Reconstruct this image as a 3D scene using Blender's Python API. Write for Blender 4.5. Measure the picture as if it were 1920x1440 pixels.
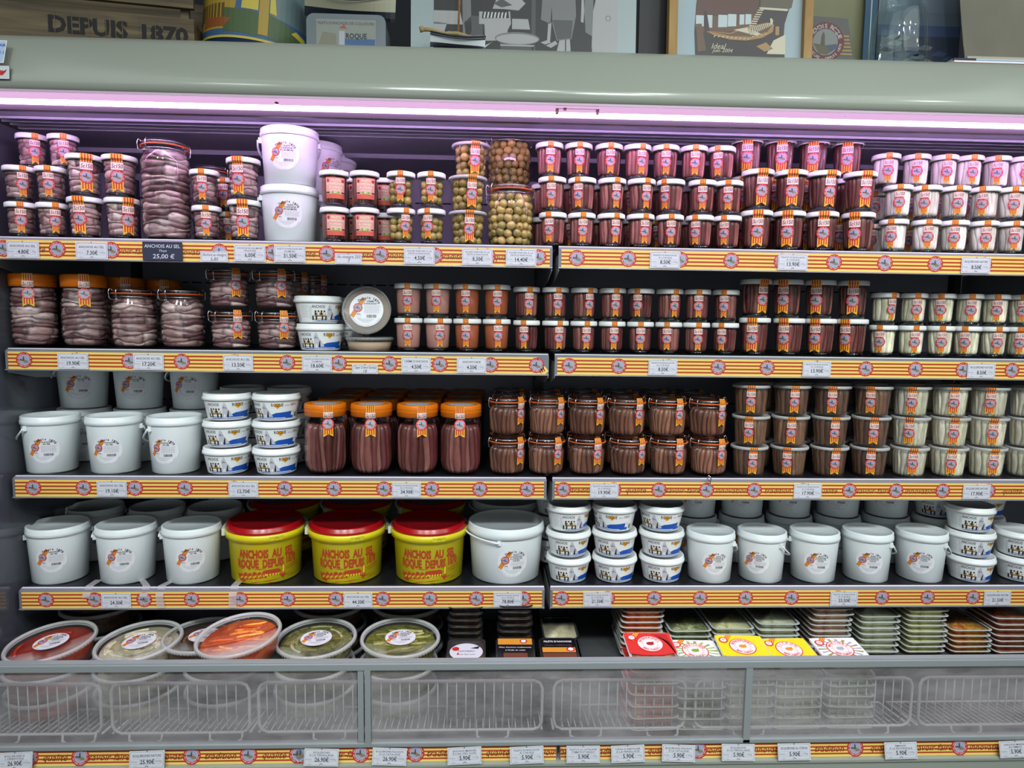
import bpy, bmesh, math, random
from mathutils import Vector, Matrix, Euler
from mathutils import noise as mnoise
random.seed(11)
for o in list(bpy.data.objects): bpy.data.objects.remove(o)
S = bpy.context.scene
C = S.collection

# ------------------------------------------------------------ camera
CAM = Vector((1.1001, -1.6081, 1.5)); FPX = 1280.0
PITCH, YAW, ROLL = .0947, .0395, .0132
cam = bpy.data.cameras.new('camera'); co = bpy.data.objects.new('camera', cam); C.objects.link(co)
cam.sensor_width = 36; cam.lens = 36*FPX/1920; cam.clip_start = .05; cam.clip_end = 50
CR = Matrix.Rotation(-YAW, 3, 'Z') @ Matrix.Rotation(math.pi/2-PITCH, 3, 'X') @ Matrix.Rotation(ROLL, 3, 'Z')
co.matrix_world = Matrix.Translation(CAM) @ CR.to_4x4()
S.camera = co
def at(x, y, Y):
    """world point on the vertical plane at depth Y seen at photo pixel x, y"""
    d = CR @ Vector(((x-960)/FPX, -(y-720)/FPX, -1)); t = (Y-CAM.y)/d.y
    return CAM + d*t

def lin(c):
    c = c/255
    return c/12.92 if c <= .04045 else ((c+.055)/1.055)**2.4
def rgb(r, g, b): return (lin(r), lin(g), lin(b), 1)

# ------------------------------------------------------------ world, lights, exposure
S.view_settings.view_transform = 'Standard'; S.view_settings.look = 'None'
S.view_settings.gamma = 1; S.view_settings.use_curve_mapping = False
S.view_settings.exposure = -.08
W = bpy.data.worlds.new('room_air'); S.world = W; W.use_nodes = True
W.node_tree.nodes['Background'].inputs[0].default_value = (.80, .92, .95, 1)
W.node_tree.nodes['Background'].inputs[1].default_value = .10
def area(name, loc, rot, sx, sy, power, col):
    l = bpy.data.lights.new(name, 'AREA'); l.shape = 'RECTANGLE'; l.size = sx; l.size_y = sy
    l.energy = power; l.color = col
    o = bpy.data.objects.new(name, l); C.objects.link(o); o.location = loc; o.rotation_euler = rot
    return o
def aim(o, target):
    o.rotation_euler = (Vector(target)-o.location).to_track_quat('-Z', 'Y').to_euler()
# shop ceiling panels behind and above the photographer
a = area('ceiling_panel_lamp', (.2, -1.75, 2.95), (0, 0, 0), 2.4, 1.4, 13, (.92, 1, .97)); aim(a, (.9, 0, 1.1))
a = area('ceiling_panel_lamp', (2.6, -1.85, 2.95), (0, 0, 0), 2.4, 1.4, 24, (.93, 1, .96)); aim(a, (1.5, 0, 1.1))
a = area('front_fill_light', (1.3, -4.2, 1.5), (0, 0, 0), 3.6, 1.8, 16, (.90, .98, 1)); aim(a, (1.2, 0, 1.0))  # added broad soft fill from behind the camera, no window there
for x, p in ((1.30, 4), (1.75, 5), (2.3, 4), (2.85, 3), (3.5, 7)):
    l = bpy.data.lights.new('ceiling_spot_lamp', 'SPOT'); l.energy = p*1.6; l.color = (.93, 1, .98); l.shadow_soft_size = .035
    l.spot_size = 1.9; l.spot_blend = .6
    o = bpy.data.objects.new('ceiling_spot_lamp', l); C.objects.link(o); o.location = (x, -1.25, 2.75); aim(o, (x*.55+.6, 0, 1.4))
for x in (-.1, .8, 1.7, 2.6):      # added soft fill spots, no real fixtures, to brighten the lower shelves
    l = bpy.data.lights.new('lower_shelf_fill', 'SPOT'); l.energy = 106; l.color = (.89, .98, 1); l.shadow_soft_size = .16; l.spot_size = math.radians(54); l.spot_blend = 1
    l.specular_factor = 1; o = bpy.data.objects.new('lower_shelf_fill', l); C.objects.link(o); o.location = (x, -2.0, 2.9); aim(o, (x*.9+.12, 0, .80))
# the case's own pink tube hangs behind the canopy lip: see led_tube below

# ------------------------------------------------------------ materials
MATS = {}
def nodes(m):
    m.use_nodes = True; nt = m.node_tree; nt.nodes.clear(); return nt
def mat(name, col, rough=.5, metal=0, spec=.5, noise=0, nscale=30, bump=0, coat=0, sss=0, emit=None):
    if name in MATS: return MATS[name]
    m = bpy.data.materials.new(name); nt = nodes(m); N = nt.nodes; L = nt.links
    b = N.new('ShaderNodeBsdfPrincipled'); o = N.new('ShaderNodeOutputMaterial'); L.new(b.outputs[0], o.inputs[0])
    b.inputs['Base Color'].default_value = col; b.inputs['Roughness'].default_value = rough
    b.inputs['Metallic'].default_value = metal; b.inputs['Specular IOR Level'].default_value = spec
    b.inputs['Coat Weight'].default_value = coat
    if emit:
        b.inputs['Emission Color'].default_value = col; b.inputs['Emission Strength'].default_value = emit
    if noise or bump:
        tc = N.new('ShaderNodeTexCoord'); nz = N.new('ShaderNodeTexNoise'); nz.inputs['Scale'].default_value = nscale
        nz.inputs['Detail'].default_value = 4
        L.new(tc.outputs['Object'], nz.inputs['Vector'])
        if noise:
            mx = N.new('ShaderNodeMix'); mx.data_type = 'RGBA'
            mx.inputs[6].default_value = tuple(c*(1-noise) for c in col[:3])+(1,)
            mx.inputs[7].default_value = tuple(min(1, c*(1+noise)) for c in col[:3])+(1,)
            L.new(nz.outputs['Fac'], mx.inputs[0]); L.new(mx.outputs[2], b.inputs['Base Color'])
        if bump:
            bp = N.new('ShaderNodeBump'); bp.inputs['Strength'].default_value = bump; bp.inputs['Distance'].default_value = .002
            L.new(nz.outputs['Fac'], bp.inputs['Height']); L.new(bp.outputs[0], b.inputs['Normal'])
    MATS[name] = m; return m
def glassmat(name, tint=(1, 1, 1, 1), rough=.02, ior=1.45, milk=0, milkcol=(.8, .8, .8, 1), smear=0):
    if name in MATS: return MATS[name]
    m = bpy.data.materials.new(name); nt = nodes(m); N = nt.nodes; L = nt.links
    o = N.new('ShaderNodeOutputMaterial'); tr = N.new('ShaderNodeBsdfTransparent'); gl = N.new('ShaderNodeBsdfGlossy')
    tr.inputs[0].default_value = tint; gl.inputs['Roughness'].default_value = rough; gl.inputs[0].default_value = (1, 1, 1, 1)
    lw = N.new('ShaderNodeLayerWeight'); lw.inputs[0].default_value = .5      # same reflectance from both sides
    pw = N.new('ShaderNodeMath'); pw.operation = 'POWER'; pw.inputs[1].default_value = 4.5; L.new(lw.outputs['Facing'], pw.inputs[0])
    f0 = ((ior-1)/(ior+1))**2; fr = N.new('ShaderNodeMath'); fr.operation = 'MULTIPLY_ADD'; fr.inputs[1].default_value = .75; fr.inputs[2].default_value = f0; L.new(pw.outputs[0], fr.inputs[0])
    mx = N.new('ShaderNodeMixShader'); base = tr.outputs[0]
    if milk:
        df = N.new('ShaderNodeBsdfDiffuse'); df.inputs[0].default_value = milkcol
        m2 = N.new('ShaderNodeMixShader'); m2.inputs[0].default_value = milk
        if smear:
            tc = N.new('ShaderNodeTexCoord'); mp = N.new('ShaderNodeMapping'); nz = N.new('ShaderNodeTexNoise')
            mp.inputs['Scale'].default_value = (1.2, 1, 3.0); nz.inputs['Scale'].default_value = 3.5; nz.inputs['Detail'].default_value = 6
            nz.inputs['Roughness'].default_value = .7
            mr = N.new('ShaderNodeMapRange'); mr.inputs[1].default_value = .3; mr.inputs[2].default_value = .7
            mr.inputs[3].default_value = milk-smear; mr.inputs[4].default_value = milk+smear
            L.new(tc.outputs['Object'], mp.inputs[0]); L.new(mp.outputs[0], nz.inputs['Vector']); L.new(nz.outputs['Fac'], mr.inputs[0])
            L.new(mr.outputs[0], m2.inputs[0])
        L.new(tr.outputs[0], m2.inputs[1]); L.new(df.outputs[0], m2.inputs[2]); base = m2.outputs[0]
    L.new(fr.outputs[0], mx.inputs[0]); L.new(base, mx.inputs[1]); L.new(gl.outputs[0], mx.inputs[2]); L.new(mx.outputs[0], o.inputs[0])
    MATS[name] = m; return m
def vcolmat(name, rough=.35, nscale=60, namt=.35, bump=.5, spec=.5, stretch=(1, 1, 1)):
    """food: colour per piece from the mesh, fine mottling on top"""
    if name in MATS: return MATS[name]
    m = bpy.data.materials.new(name); nt = nodes(m); N = nt.nodes; L = nt.links
    b = N.new('ShaderNodeBsdfPrincipled'); o = N.new('ShaderNodeOutputMaterial'); L.new(b.outputs[0], o.inputs[0])
    b.inputs['Roughness'].default_value = rough; b.inputs['Specular IOR Level'].default_value = spec
    at_ = N.new('ShaderNodeAttribute'); at_.attribute_name = 'tone'
    tc = N.new('ShaderNodeTexCoord'); mp = N.new('ShaderNodeMapping'); mp.inputs['Scale'].default_value = stretch
    nz = N.new('ShaderNodeTexNoise'); nz.inputs['Scale'].default_value = nscale; nz.inputs['Detail'].default_value = 5; nz.inputs['Roughness'].default_value = .65
    L.new(tc.outputs['Object'], mp.inputs[0]); L.new(mp.outputs[0], nz.inputs['Vector'])
    mr = N.new('ShaderNodeMapRange'); mr.inputs[1].default_value = .3; mr.inputs[2].default_value = .7
    mr.inputs[3].default_value = 1-namt; mr.inputs[4].default_value = 1+namt; L.new(nz.outputs['Fac'], mr.inputs[0])
    oi = N.new('ShaderNodeObjectInfo'); mr2 = N.new('ShaderNodeMapRange'); mr2.inputs[3].default_value = .85; mr2.inputs[4].default_value = 1.15
    L.new(oi.outputs['Random'], mr2.inputs[0])
    mm = N.new('ShaderNodeMath'); mm.operation = 'MULTIPLY'; L.new(mr.outputs[0], mm.inputs[0]); L.new(mr2.outputs[0], mm.inputs[1])
    vm = N.new('ShaderNodeVectorMath'); vm.operation = 'SCALE'; L.new(at_.outputs['Color'], vm.inputs[0]); L.new(mm.outputs[0], vm.inputs['Scale'])
    L.new(vm.outputs[0], b.inputs['Base Color'])
    bp = N.new('ShaderNodeBump'); bp.inputs['Strength'].default_value = bump; bp.inputs['Distance'].default_value = .0015
    L.new(nz.outputs['Fac'], bp.inputs['Height']); L.new(bp.outputs[0], b.inputs['Normal'])
    MATS[name] = m; return m
def woodmat(name, a, b_, scale=(2, 30, 30)):
    if name in MATS: return MATS[name]
    m = bpy.data.materials.new(name); nt = nodes(m); N = nt.nodes; L = nt.links
    b = N.new('ShaderNodeBsdfPrincipled'); o = N.new('ShaderNodeOutputMaterial'); L.new(b.outputs[0], o.inputs[0])
    b.inputs['Roughness'].default_value = .6
    tc = N.new('ShaderNodeTexCoord'); mp = N.new('ShaderNodeMapping'); mp.inputs['Scale'].default_value = scale
    nz = N.new('ShaderNodeTexNoise'); nz.inputs['Scale'].default_value = 3; nz.inputs['Detail'].default_value = 8; nz.inputs['Distortion'].default_value = .6
    cr = N.new('ShaderNodeValToRGB'); cr.color_ramp.elements[0].position = .35; cr.color_ramp.elements[1].position = .7
    cr.color_ramp.elements[0].color = a; cr.color_ramp.elements[1].color = b_
    L.new(tc.outputs['Object'], mp.inputs[0]); L.new(mp.outputs[0], nz.inputs['Vector']); L.new(nz.outputs['Fac'], cr.inputs[0]); L.new(cr.outputs[0], b.inputs['Base Color'])
    MATS[name] = m; return m

LID = mat('white_lid_plastic', rgb(232, 232, 232), .32, spec=.5)
PAIL = mat('white_pail_plastic', rgb(230, 236, 238), .28, spec=.5)
TUBW = mat('white_tub_plastic', rgb(236, 238, 238), .25)
ORANGE = mat('orange_lid_plastic', rgb(226, 118, 14), .38)
GLASS = glassmat('jar_glass', (.96, .97, .97, 1), .03, 1.42)
GBASE = glassmat('thick_glass_base', (.55, .58, .60, 1), .05, 1.55)
CLEAR = glassmat('clear_plastic', (.95, .96, .96, 1), .10, 1.40, .03, (.8, .8, .78, 1))
CLEARRIM = glassmat('frosted_plastic_rim', (.8, .8, .8, 1), .2, 1.40, .55, (.72, .72, .71, 1))
WIRE = mat('steel_wire', rgb(200, 200, 205), .25, 1)
RUBBER = mat('orange_rubber', rgb(222, 98, 34), .5)
YEL = mat('print_yellow', rgb(240, 176, 44), .45)
PAPY = mat('print_pale_yellow', rgb(238, 206, 110), .42)
RED = mat('print_red', rgb(196, 42, 44), .42)
BRN = mat('print_rust_red', rgb(178, 62, 30), .42)
WHT = mat('print_white', rgb(240, 238, 240), .45)
PINKW = mat('print_pale_pink', rgb(246, 214, 206), .45)
BLK = mat('print_black', rgb(30, 28, 34), .5)
GRY = mat('print_grey', rgb(120, 120, 130), .5)
LGRY = mat('print_light_grey', rgb(176, 176, 186), .5)
SKY = mat('print_sky', rgb(158, 162, 190), .45)
SAND = mat('print_sand', rgb(138, 124, 84), .45)
TOW = mat('print_tower_grey', rgb(82, 74, 70), .45)
SEA = mat('print_sea_blue', rgb(92, 98, 128), .45)
BLUE = mat('print_bright_blue', rgb(22, 82, 178), .4)
CARD = mat('card_lavender_white', rgb(214, 214, 222), .4)
NAVY = mat('card_navy', rgb(36, 40, 66), .6)
GOLD = mat('print_gold', rgb(232, 160, 20), .4)
TAN = mat('print_tan', rgb(176, 140, 84), .45)
LILAC = mat('print_lilac', rgb(196, 196, 206), .45)
BLKP = mat('black_plastic', rgb(20, 20, 24), .25)
ALU = mat('aluminium', rgb(168, 174, 176), .38, .35)
LIME = mat('print_lime', rgb(120, 176, 50), .45)

# ------------------------------------------------------------ mesh builder
class MB:
    def __init__(s): s.v = []; s.f = []; s.m = []; s.sm = []; s.tone = None
    def add(s, v, f, mi=0, smooth=True, tones=None):
        o = len(s.v); s.v += [tuple(p) for p in v]
        for q in f: s.f.append(tuple(i+o for i in q)); s.m.append(mi); s.sm.append(smooth)
        if tones is not None:
            if s.tone is None: s.tone = []
            s.tone += tones
    def lathe(s, prof, n=36, mi=0, smooth=True, c=(0, 0)):
        v = []; f = []
        for r, z in prof:
            for k in range(n):
                a = 2*math.pi*k/n; v.append((c[0]+r*math.sin(a), c[1]-r*math.cos(a), z))
        for i in range(len(prof)-1):
            for k in range(n):
                k2 = (k+1) % n; f.append((i*n+k, i*n+k2, (i+1)*n+k2, (i+1)*n+k))
        s.add(v, f, mi, smooth)
    def box(s, x0, x1, y0, y1, z0, z1, mi=0, bev=0):
        if bev <= 0:
            v = [(x, y, z) for z in (z0, z1) for y in (y0, y1) for x in (x0, x1)]
            s.add(v, [(0, 2, 3, 1), (4, 5, 7, 6), (0, 1, 5, 4), (2, 6, 7, 3), (0, 4, 6, 2), (1, 3, 7, 5)], mi, False); return
        bm = bmesh.new(); bmesh.ops.create_cube(bm, size=1)
        for q in bm.verts: q.co = Vector(((x0+x1)/2+q.co.x*(x1-x0), (y0+y1)/2+q.co.y*(y1-y0), (z0+z1)/2+q.co.z*(z1-z0)))
        bmesh.ops.bevel(bm, geom=list(bm.edges), offset=bev, segments=2, affect='EDGES', profile=.6)
        bm.verts.index_update(); s.add([q.co.copy() for q in bm.verts], [[q.index for q in f.verts] for f in bm.faces], mi, False); bm.free()
    def tube(s, path, r, n=6, mi=0, closed=False):
        P = [Vector(p) for p in path]; v = []; f = []; m = len(P)
        up = None
        for i, p in enumerate(P):
            d = (P[(i+1) % m]-P[i-1]) if closed else (P[min(i+1, m-1)]-P[max(i-1, 0)])
            d.normalize()
            if up is None: up = d.orthogonal().normalized()
            up = (up-d*up.dot(d)); up = up.normalized() if up.length > 1e-6 else d.orthogonal().normalized()
            w = d.cross(up)
            for k in range(n):
                a = 2*math.pi*k/n; v.append(p+(up*math.cos(a)+w*math.sin(a))*r)
        for i in range(m if closed else m-1):
            j = (i+1) % m
            for k in range(n): f.append((i*n+k, i*n+(k+1) % n, j*n+(k+1) % n, j*n+k))
        if not closed: f += [tuple(range(n))[::-1], tuple((m-1)*n+k for k in range(n))]
        s.add(v, f, mi, True)
    def extr(s, pts, a, b, axis='x', mi=0, smooth=False, closed=True):
        """profile pts (two coordinates) extruded between a and b along an axis"""
        n = len(pts)
        def P(t, p): return (t, p[0], p[1]) if axis == 'x' else ((p[0], t, p[1]) if axis == 'y' else (p[0], p[1], t))
        v = [P(a, p) for p in pts]+[P(b, p) for p in pts]
        f = [(i, (i+1) % n, n+(i+1) % n, n+i) for i in range(n if closed else n-1)]
        s.add(v, f, mi, smooth)
        if closed: s.add(v, [tuple(range(n))[::-1], tuple(range(n, 2*n))], mi, False)
    def mesh(s, name, mats):
        me = bpy.data.meshes.new(name); me.from_pydata(s.v, [], s.f)
        for m in mats: me.materials.append(m)
        me.polygons.foreach_set('material_index', s.m); me.polygons.foreach_set('use_smooth', s.sm)
        if s.tone is not None:
            at_ = me.color_attributes.new('tone', 'FLOAT_COLOR', 'POINT')
            at_.data.foreach_set('color', [c for t in s.tone for c in (t[0], t[1], t[2], 1)])
        me.update(); return me
    def build(s, name, mats, parent=None, **k):
        return link(name, s.mesh(name, mats if isinstance(mats, list) else [mats]), parent, **k)
def link(name, me, parent=None, label=None, cat=None, group=None, kind=None, loc=None):
    o = bpy.data.objects.new(name, me); C.objects.link(o)
    if parent: o.parent = parent
    return tag(o, label, cat, group, kind, loc)
def tag(o, label=None, cat=None, group=None, kind=None, loc=None):
    if label: o['label'] = label
    if cat: o['category'] = cat
    if group: o['group'] = group
    if kind: o['kind'] = kind
    if loc is not None: o.location = loc
    return o
def thing(name, loc=(0, 0, 0), label=None, cat=None, group=None, rz=0):
    o = bpy.data.objects.new(name, None); o.empty_display_size = .02; C.objects.link(o); o.location = loc; o.rotation_euler = (0, 0, rz)
    return tag(o, label, cat, group)
def copy_tree(o, parent=None):
    c = o.copy(); C.objects.link(c); c.parent = parent
    for ch in o.children: copy_tree(ch, c)
    return c

# ------------------------------------------------------------ flat print bent on to a surface
TC = {}
def tmesh(s, bold=0, res=2):
    key = (s, bold)
    if key in TC: return TC[key]
    cu = bpy.data.curves.new('t', 'FONT'); cu.body = s; cu.size = 1; cu.resolution_u = res; cu.offset = bold
    ob = bpy.data.objects.new('t', cu); C.objects.link(ob); bpy.context.view_layer.update()
    dg = bpy.context.evaluated_depsgraph_get(); me = bpy.data.meshes.new_from_object(ob.evaluated_get(dg))
    v = [(q.co.x, q.co.y) for q in me.vertices]; f = [tuple(p.vertices) for p in me.polygons]
    bpy.data.objects.remove(ob); bpy.data.curves.remove(cu); bpy.data.meshes.remove(me)
    xs = [p[0] for p in v] or [0]; TC[key] = (v, f, min(xs), max(xs)); return TC[key]
class Flat:
    def __init__(s): s.v = []; s.f = []; s.m = []
    def raw(s, pts, faces, mi, ly):
        o = len(s.v); s.v += [(p[0], ly, p[1]) for p in pts]
        for q in faces: s.f.append([i+o for i in q]); s.m.append(mi)
    def poly(s, pts, mi, ly=0): s.raw(pts, [list(range(len(pts)))], mi, ly)
    def rect(s, u0, u1, v0, v1, mi, ly=0): s.poly([(u0, v0), (u1, v0), (u1, v1), (u0, v1)], mi, ly)
    def disc(s, cu, cv, r, mi, ly=0, n=28, lobes=0, amp=0, ey=1):
        s.poly([(cu+r*(1+amp*math.cos(lobes*a))*math.cos(a), cv+ey*r*(1+amp*math.cos(lobes*a))*math.sin(a)) for a in [2*math.pi*k/n for k in range(n)]], mi, ly)
    def ring(s, cu, cv, r0, r1, mi, ly=0, n=32, a0=0, a1=2*math.pi):
        pts = []; 
        for k in range(n+1):
            a = a0+(a1-a0)*k/n; pts += [(cu+r0*math.cos(a), cv+r0*math.sin(a)), (cu+r1*math.cos(a), cv+r1*math.sin(a))]
        s.raw(pts, [(2*k, 2*k+1, 2*k+3, 2*k+2) for k in range(n)], mi, ly)
    def text(s, t, cu, cv, size, mi, ly=2, bold=0, shear=0, rot=0, sx=1, al='C', width=None):
        v, f, x0, x1 = tmesh(t, bold)
        if width: sx = width/max(1e-6, (x1-x0)*size)
        off = {'C': (x0+x1)/2, 'L': x0, 'R': x1}[al]; c, sn = math.cos(rot), math.sin(rot); pts = []
        for x, y in v:
            X = ((x-off)*sx+y*shear)*size; Y = (y-.34)*size
            pts.append((cu+X*c-Y*sn, cv+X*sn+Y*c))
        s.raw(pts, f, mi, ly)
    def arc(s, t, cu, cv, r, size, mi, ly, mid, span, inward=False, bold=0.01):
        n = len(t)
        for i, ch in enumerate(t):
            if ch == ' ': continue
            q = (i+.5)/n-.5
            a = mid-q*span if not inward else mid+q*span
            s.text(ch, cu+r*math.cos(a), cv+r*math.sin(a), size, mi, ly, bold, rot=(a-math.pi/2) if not inward else (a+math.pi/2))
    def transform(s, fn):
        s.v = [(*fn(p[0], p[2]), p[1]) for p in s.v]; s.v = [(p[0], p[2], p[1]) for p in s.v]
    def mesh(s, name, mats, fn, cu=(), cv=()):
        bm = bmesh.new(); vs = [bm.verts.new(p) for p in s.v]
        for q, m in zip(s.f, s.m):
            if len(set(q)) < 3: continue
            try: fc = bm.faces.new([vs[i] for i in q]); fc.material_index = m
            except ValueError: pass
        for u in cu: bmesh.ops.bisect_plane(bm, geom=list(bm.verts)+list(bm.edges)+list(bm.faces), plane_co=(u, 0, 0), plane_no=(1, 0, 0))
        for w in cv: bmesh.ops.bisect_plane(bm, geom=list(bm.verts)+list(bm.edges)+list(bm.faces), plane_co=(0, 0, w), plane_no=(0, 0, 1))
        if cu or cv: bmesh.ops.triangulate(bm, faces=[f for f in bm.faces if len(f.verts) > 4])
        for q in bm.verts: q.co = Vector(fn(q.co.x, q.co.z, q.co.y))
        me = bpy.data.meshes.new(name); bm.to_mesh(me); bm.free()
        for m in mats: me.materials.append(m)
        return me
def frange(a, b, st):
    n = max(1, int(round((b-a)/st))); return [a+(b-a)*k/n for k in range(n+1)]
def bend(surf, phi0=0, rref=None, off=.0004, step=.00016):
    def fn(u, v, ly):
        r = surf(v); R = rref or r; a = phi0+u/R; r += off+ly*step
        return (r*math.sin(a), -r*math.cos(a), v)
    return fn
def plane(off=.0, step=.00015):
    return lambda u, v, ly: (u, -off-ly*step, v)
# ------------------------------------------------------------ printed emblem and stickers
EM = [RED, WHT, SKY, SAND, TOW, SEA, YEL, PINKW, BLK]          # slots 0..8
def emblem(F, cu, cv, R, ly=2, letters=True, slots=(0, 1, 2, 3, 4, 5)):
    r_, w_, k_, s_, t_, b_ = slots
    F.disc(cu, cv, R, r_, ly, 48, 16, .025)
    if letters:
        F.arc('ANCHOIS ROQUE', cu, cv, R*.80, R*.20, w_, ly+1, math.pi/2, 2.9)
        F.arc('COLLIOURE DEPUIS 1870', cu, cv, R*.80, R*.17, w_, ly+1, -math.pi/2, 3.0, True)
    else:
        F.ring(cu, cv, R*.72, R*.86, w_, ly+1, 24)
    F.disc(cu, cv, R*.66, w_, ly+1, 28)
    r = R*.63
    F.disc(cu, cv, r, k_, ly+2, 28)
    def chord(y0, x0=-1, x1=1):                      # lower part of the disc below y0
        a0 = math.asin(y0); pts = [(cu+r*math.cos(a), cv+r*math.sin(a)) for a in frange(a0, -math.pi-a0, .22)]
        return pts
    F.poly(chord(.06), b_, ly+3)
    F.poly([(cu+r*math.cos(a), cv+r*math.sin(a)) for a in frange(-.55, -math.pi+.05, .2)]+[(cu-r*.93, cv+r*.08), (cu-r*.5, cv+r*.16), (cu-r*.1, cv+r*.20), (cu+r*.4, cv-r*.02), (cu+r*.8, cv-r*.2)], s_, ly+4)
    F.poly([(cu-r*.24, cv-r*.15), (cu+r*.08, cv-r*.15), (cu+r*.05, cv+r*.46), (cu-.03*r, cv+r*.76), (cu-r*.14, cv+r*.76), (cu-r*.2, cv+r*.46)], t_, ly+5)
    F.poly([(cu+r*.0, cv-r*.5), (cu+r*.55, cv-r*.5), (cu+r*.42, cv+r*.0), (cu+r*.05, cv+r*.12)], s_, ly+6)
    F.poly([(cu-r*.9, cv-r*.02), (cu-r*.3, cv-r*.02), (cu-r*.3, cv+r*.16), (cu-r*.75, cv+r*.18)], t_, ly+6)

def neck_sticker(name, h, surf, phi0, s=1.0, wide=False, dz=0, badge='Sc150', fold=None):
    """striped band from the lid edge, paper tag, round seal and swallow tail"""
    F = Flat(); hw = (.0088 if wide else .0058)*s; ns = 4
    top = h+dz
    F.rect(-hw, hw, top-.0165*s, top, 6, 0)
    def stripes(v0, v1, hw, ly):
        for k in range(ns):
            u = -hw+2*hw*(k+.75)/(ns+.5); w = hw*.11; F.rect(u-w, u+w, v0, v1, 0, ly)
    stripes(top-.0165*s, top-.0003, hw, 1)
    bw = .0100*s; b0, b1 = top-.0285*s, top-.0148*s
    F.rect(-bw, bw, b0, b1, 7, 3); 
    for (u0, u1, v0, v1) in ((-bw, bw, b1-.0008, b1), (-bw, bw, b0, b0+.0008), (-bw, -bw+.0008, b0, b1), (bw-.0008, bw, b0, b1)): F.rect(u0, u1, v0, v1, 9, 4)
    F.text(badge, 0, (b0+b1)/2, .0105*s, 8, 4, .012, .12, width=bw*1.72)
    cvv = top-.0405*s; R = .0122*s
    t0, t1 = top-.068*s, cvv-R*.6; hw2 = hw*1.12
    F.poly([(-hw2, t1), (-hw2, t0), (0, t0+.0058*s), (hw2, t0), (hw2, t1)], 6, 0)
    for k in range(ns):
        u = -hw2+2*hw2*(k+.75)/(ns+.5); w = hw2*.11; F.rect(u-w, u+w, t0+.0055*s, t1, 0, 1)
    emblem(F, 0, cvv, R, 3)
    R0 = surf(cvv); knots = sorted({v for v in frange(t0, top, .005)})
    return F.mesh(name, EM+[mat('print_rose', rgb(222, 150, 150), .45)], bend(surf, phi0, R0), frange(-.012*s, .012*s, .0035), knots)

def interp(prof):
    P = sorted(prof, key=lambda p: p[1])
    def fn(z):
        if z <= P[0][1]: return P[0][0]
        for (r0, z0), (r1, z1) in zip(P, P[1:]):
            if z <= z1: return r0+(r1-r0)*(z-z0)/max(1e-9, z1-z0)
        return P[-1][0]
    return fn

# ------------------------------------------------------------ food
FIL = vcolmat('anchovy_fillet_flesh', .30, 70, .38, .5, .5, (1, 1, .25))
SAL = vcolmat('salted_anchovy_skin', .28, 60, .75, 1.0, .6, (.5, .5, 1.6))
def tone(pal, rnd):
    a = rnd.choice(pal); k = rnd.uniform(.8, 1.2); return tuple(lin(c)*k for c in a)
PAL_BROWN = [(171, 109, 105), (149, 87, 86), (185, 126, 119), (126, 60, 62), (160, 93, 92), (107, 51, 50)]
PAL_DARK = [(133, 81, 75), (110, 59, 58), (150, 96, 88), (95, 43, 44), (124, 73, 68), (85, 43, 38)]
PAL_OLIVE = [(121, 85, 60), (104, 70, 48), (135, 97, 70), (89, 55, 39)]
PAL_WHITE = [(234, 223, 218), (225, 214, 206), (238, 230, 223), (216, 202, 191)]
PAL_GREENW = [(221, 216, 188), (230, 221, 201), (212, 206, 176), (226, 216, 195)]
PAL_SALT = [(173, 141, 141), (132, 98, 100), (189, 164, 161), (105, 71, 75), (156, 121, 119), (179, 150, 147)]
def fillets(R, z0, z1, n, pal, seed, depth=.10, lean=.25, gap=.0):
    """upright fillets packed round the inside of a jar: R is a radius function"""
    rnd = random.Random(seed); rows = 12; cs = (.0, .06, .2, .42, .62, .82, .95)
    b = []; a = 0
    ws = [rnd.uniform(.55, 1.45) for _ in range(n)]; tot = sum(ws)
    for w in ws: b.append(2*math.pi*a/tot); a += w
    ph = [rnd.uniform(0, 6.28) for _ in range(n)]; am = [rnd.uniform(.2, 1)*lean*2*math.pi/n for _ in range(n)]
    tl = [rnd.uniform(-.4, .4)*2*math.pi/n for _ in range(n)]
    hgt = [rnd.uniform(.90, 1.0) for _ in range(n)]
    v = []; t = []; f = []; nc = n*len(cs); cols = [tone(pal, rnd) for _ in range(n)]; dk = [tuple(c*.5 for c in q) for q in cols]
    zs = frange(0, 1, 1/rows)
    for zi in zs:
        z = z0+(z1-z0)*zi
        for i in range(n):
            j = (i+1) % n
            bi = b[i]+am[i]*math.sin(zi*4+ph[i])+tl[i]*(zi-.5); bj = (b[j] if j else 2*math.pi+b[0])+am[j]*math.sin(zi*4+ph[j])+tl[j]*(zi-.5)
            for s in cs:
                bulge = (max(0, math.sin(math.pi*s)))**.5
                r = R(z)*(1-depth*1.5*(1-bulge)); a = bi+(bj-bi)*s
                if zi > .86: r *= 1-.10*(zi-.86)/.14*(1.2-hgt[i])*4
                if zi < .1: r *= 1-.08*(1-zi/.1)
                v.append((r*math.sin(a), -r*math.cos(a), z)); t.append(dk[i] if s == 0 else cols[i])  # gap shade and darker skin edge painted into the tone
    m = len(zs)
    for i in range(m-1):
        for k in range(nc): f.append((i*nc+k, i*nc+(k+1) % nc, (i+1)*nc+(k+1) % nc, (i+1)*nc+k))
    o = len(v); v.append((0, 0, z1)); v.append((0, 0, z0)); t += [cols[0], cols[0]]
    for k in range(nc): f.append(((m-1)*nc+k, (m-1)*nc+(k+1) % nc, o)); f.append((k+1 if k+1 < nc else 0, k, o+1))
    mb = MB(); mb.add(v, f, 0, True, t); return mb
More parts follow.
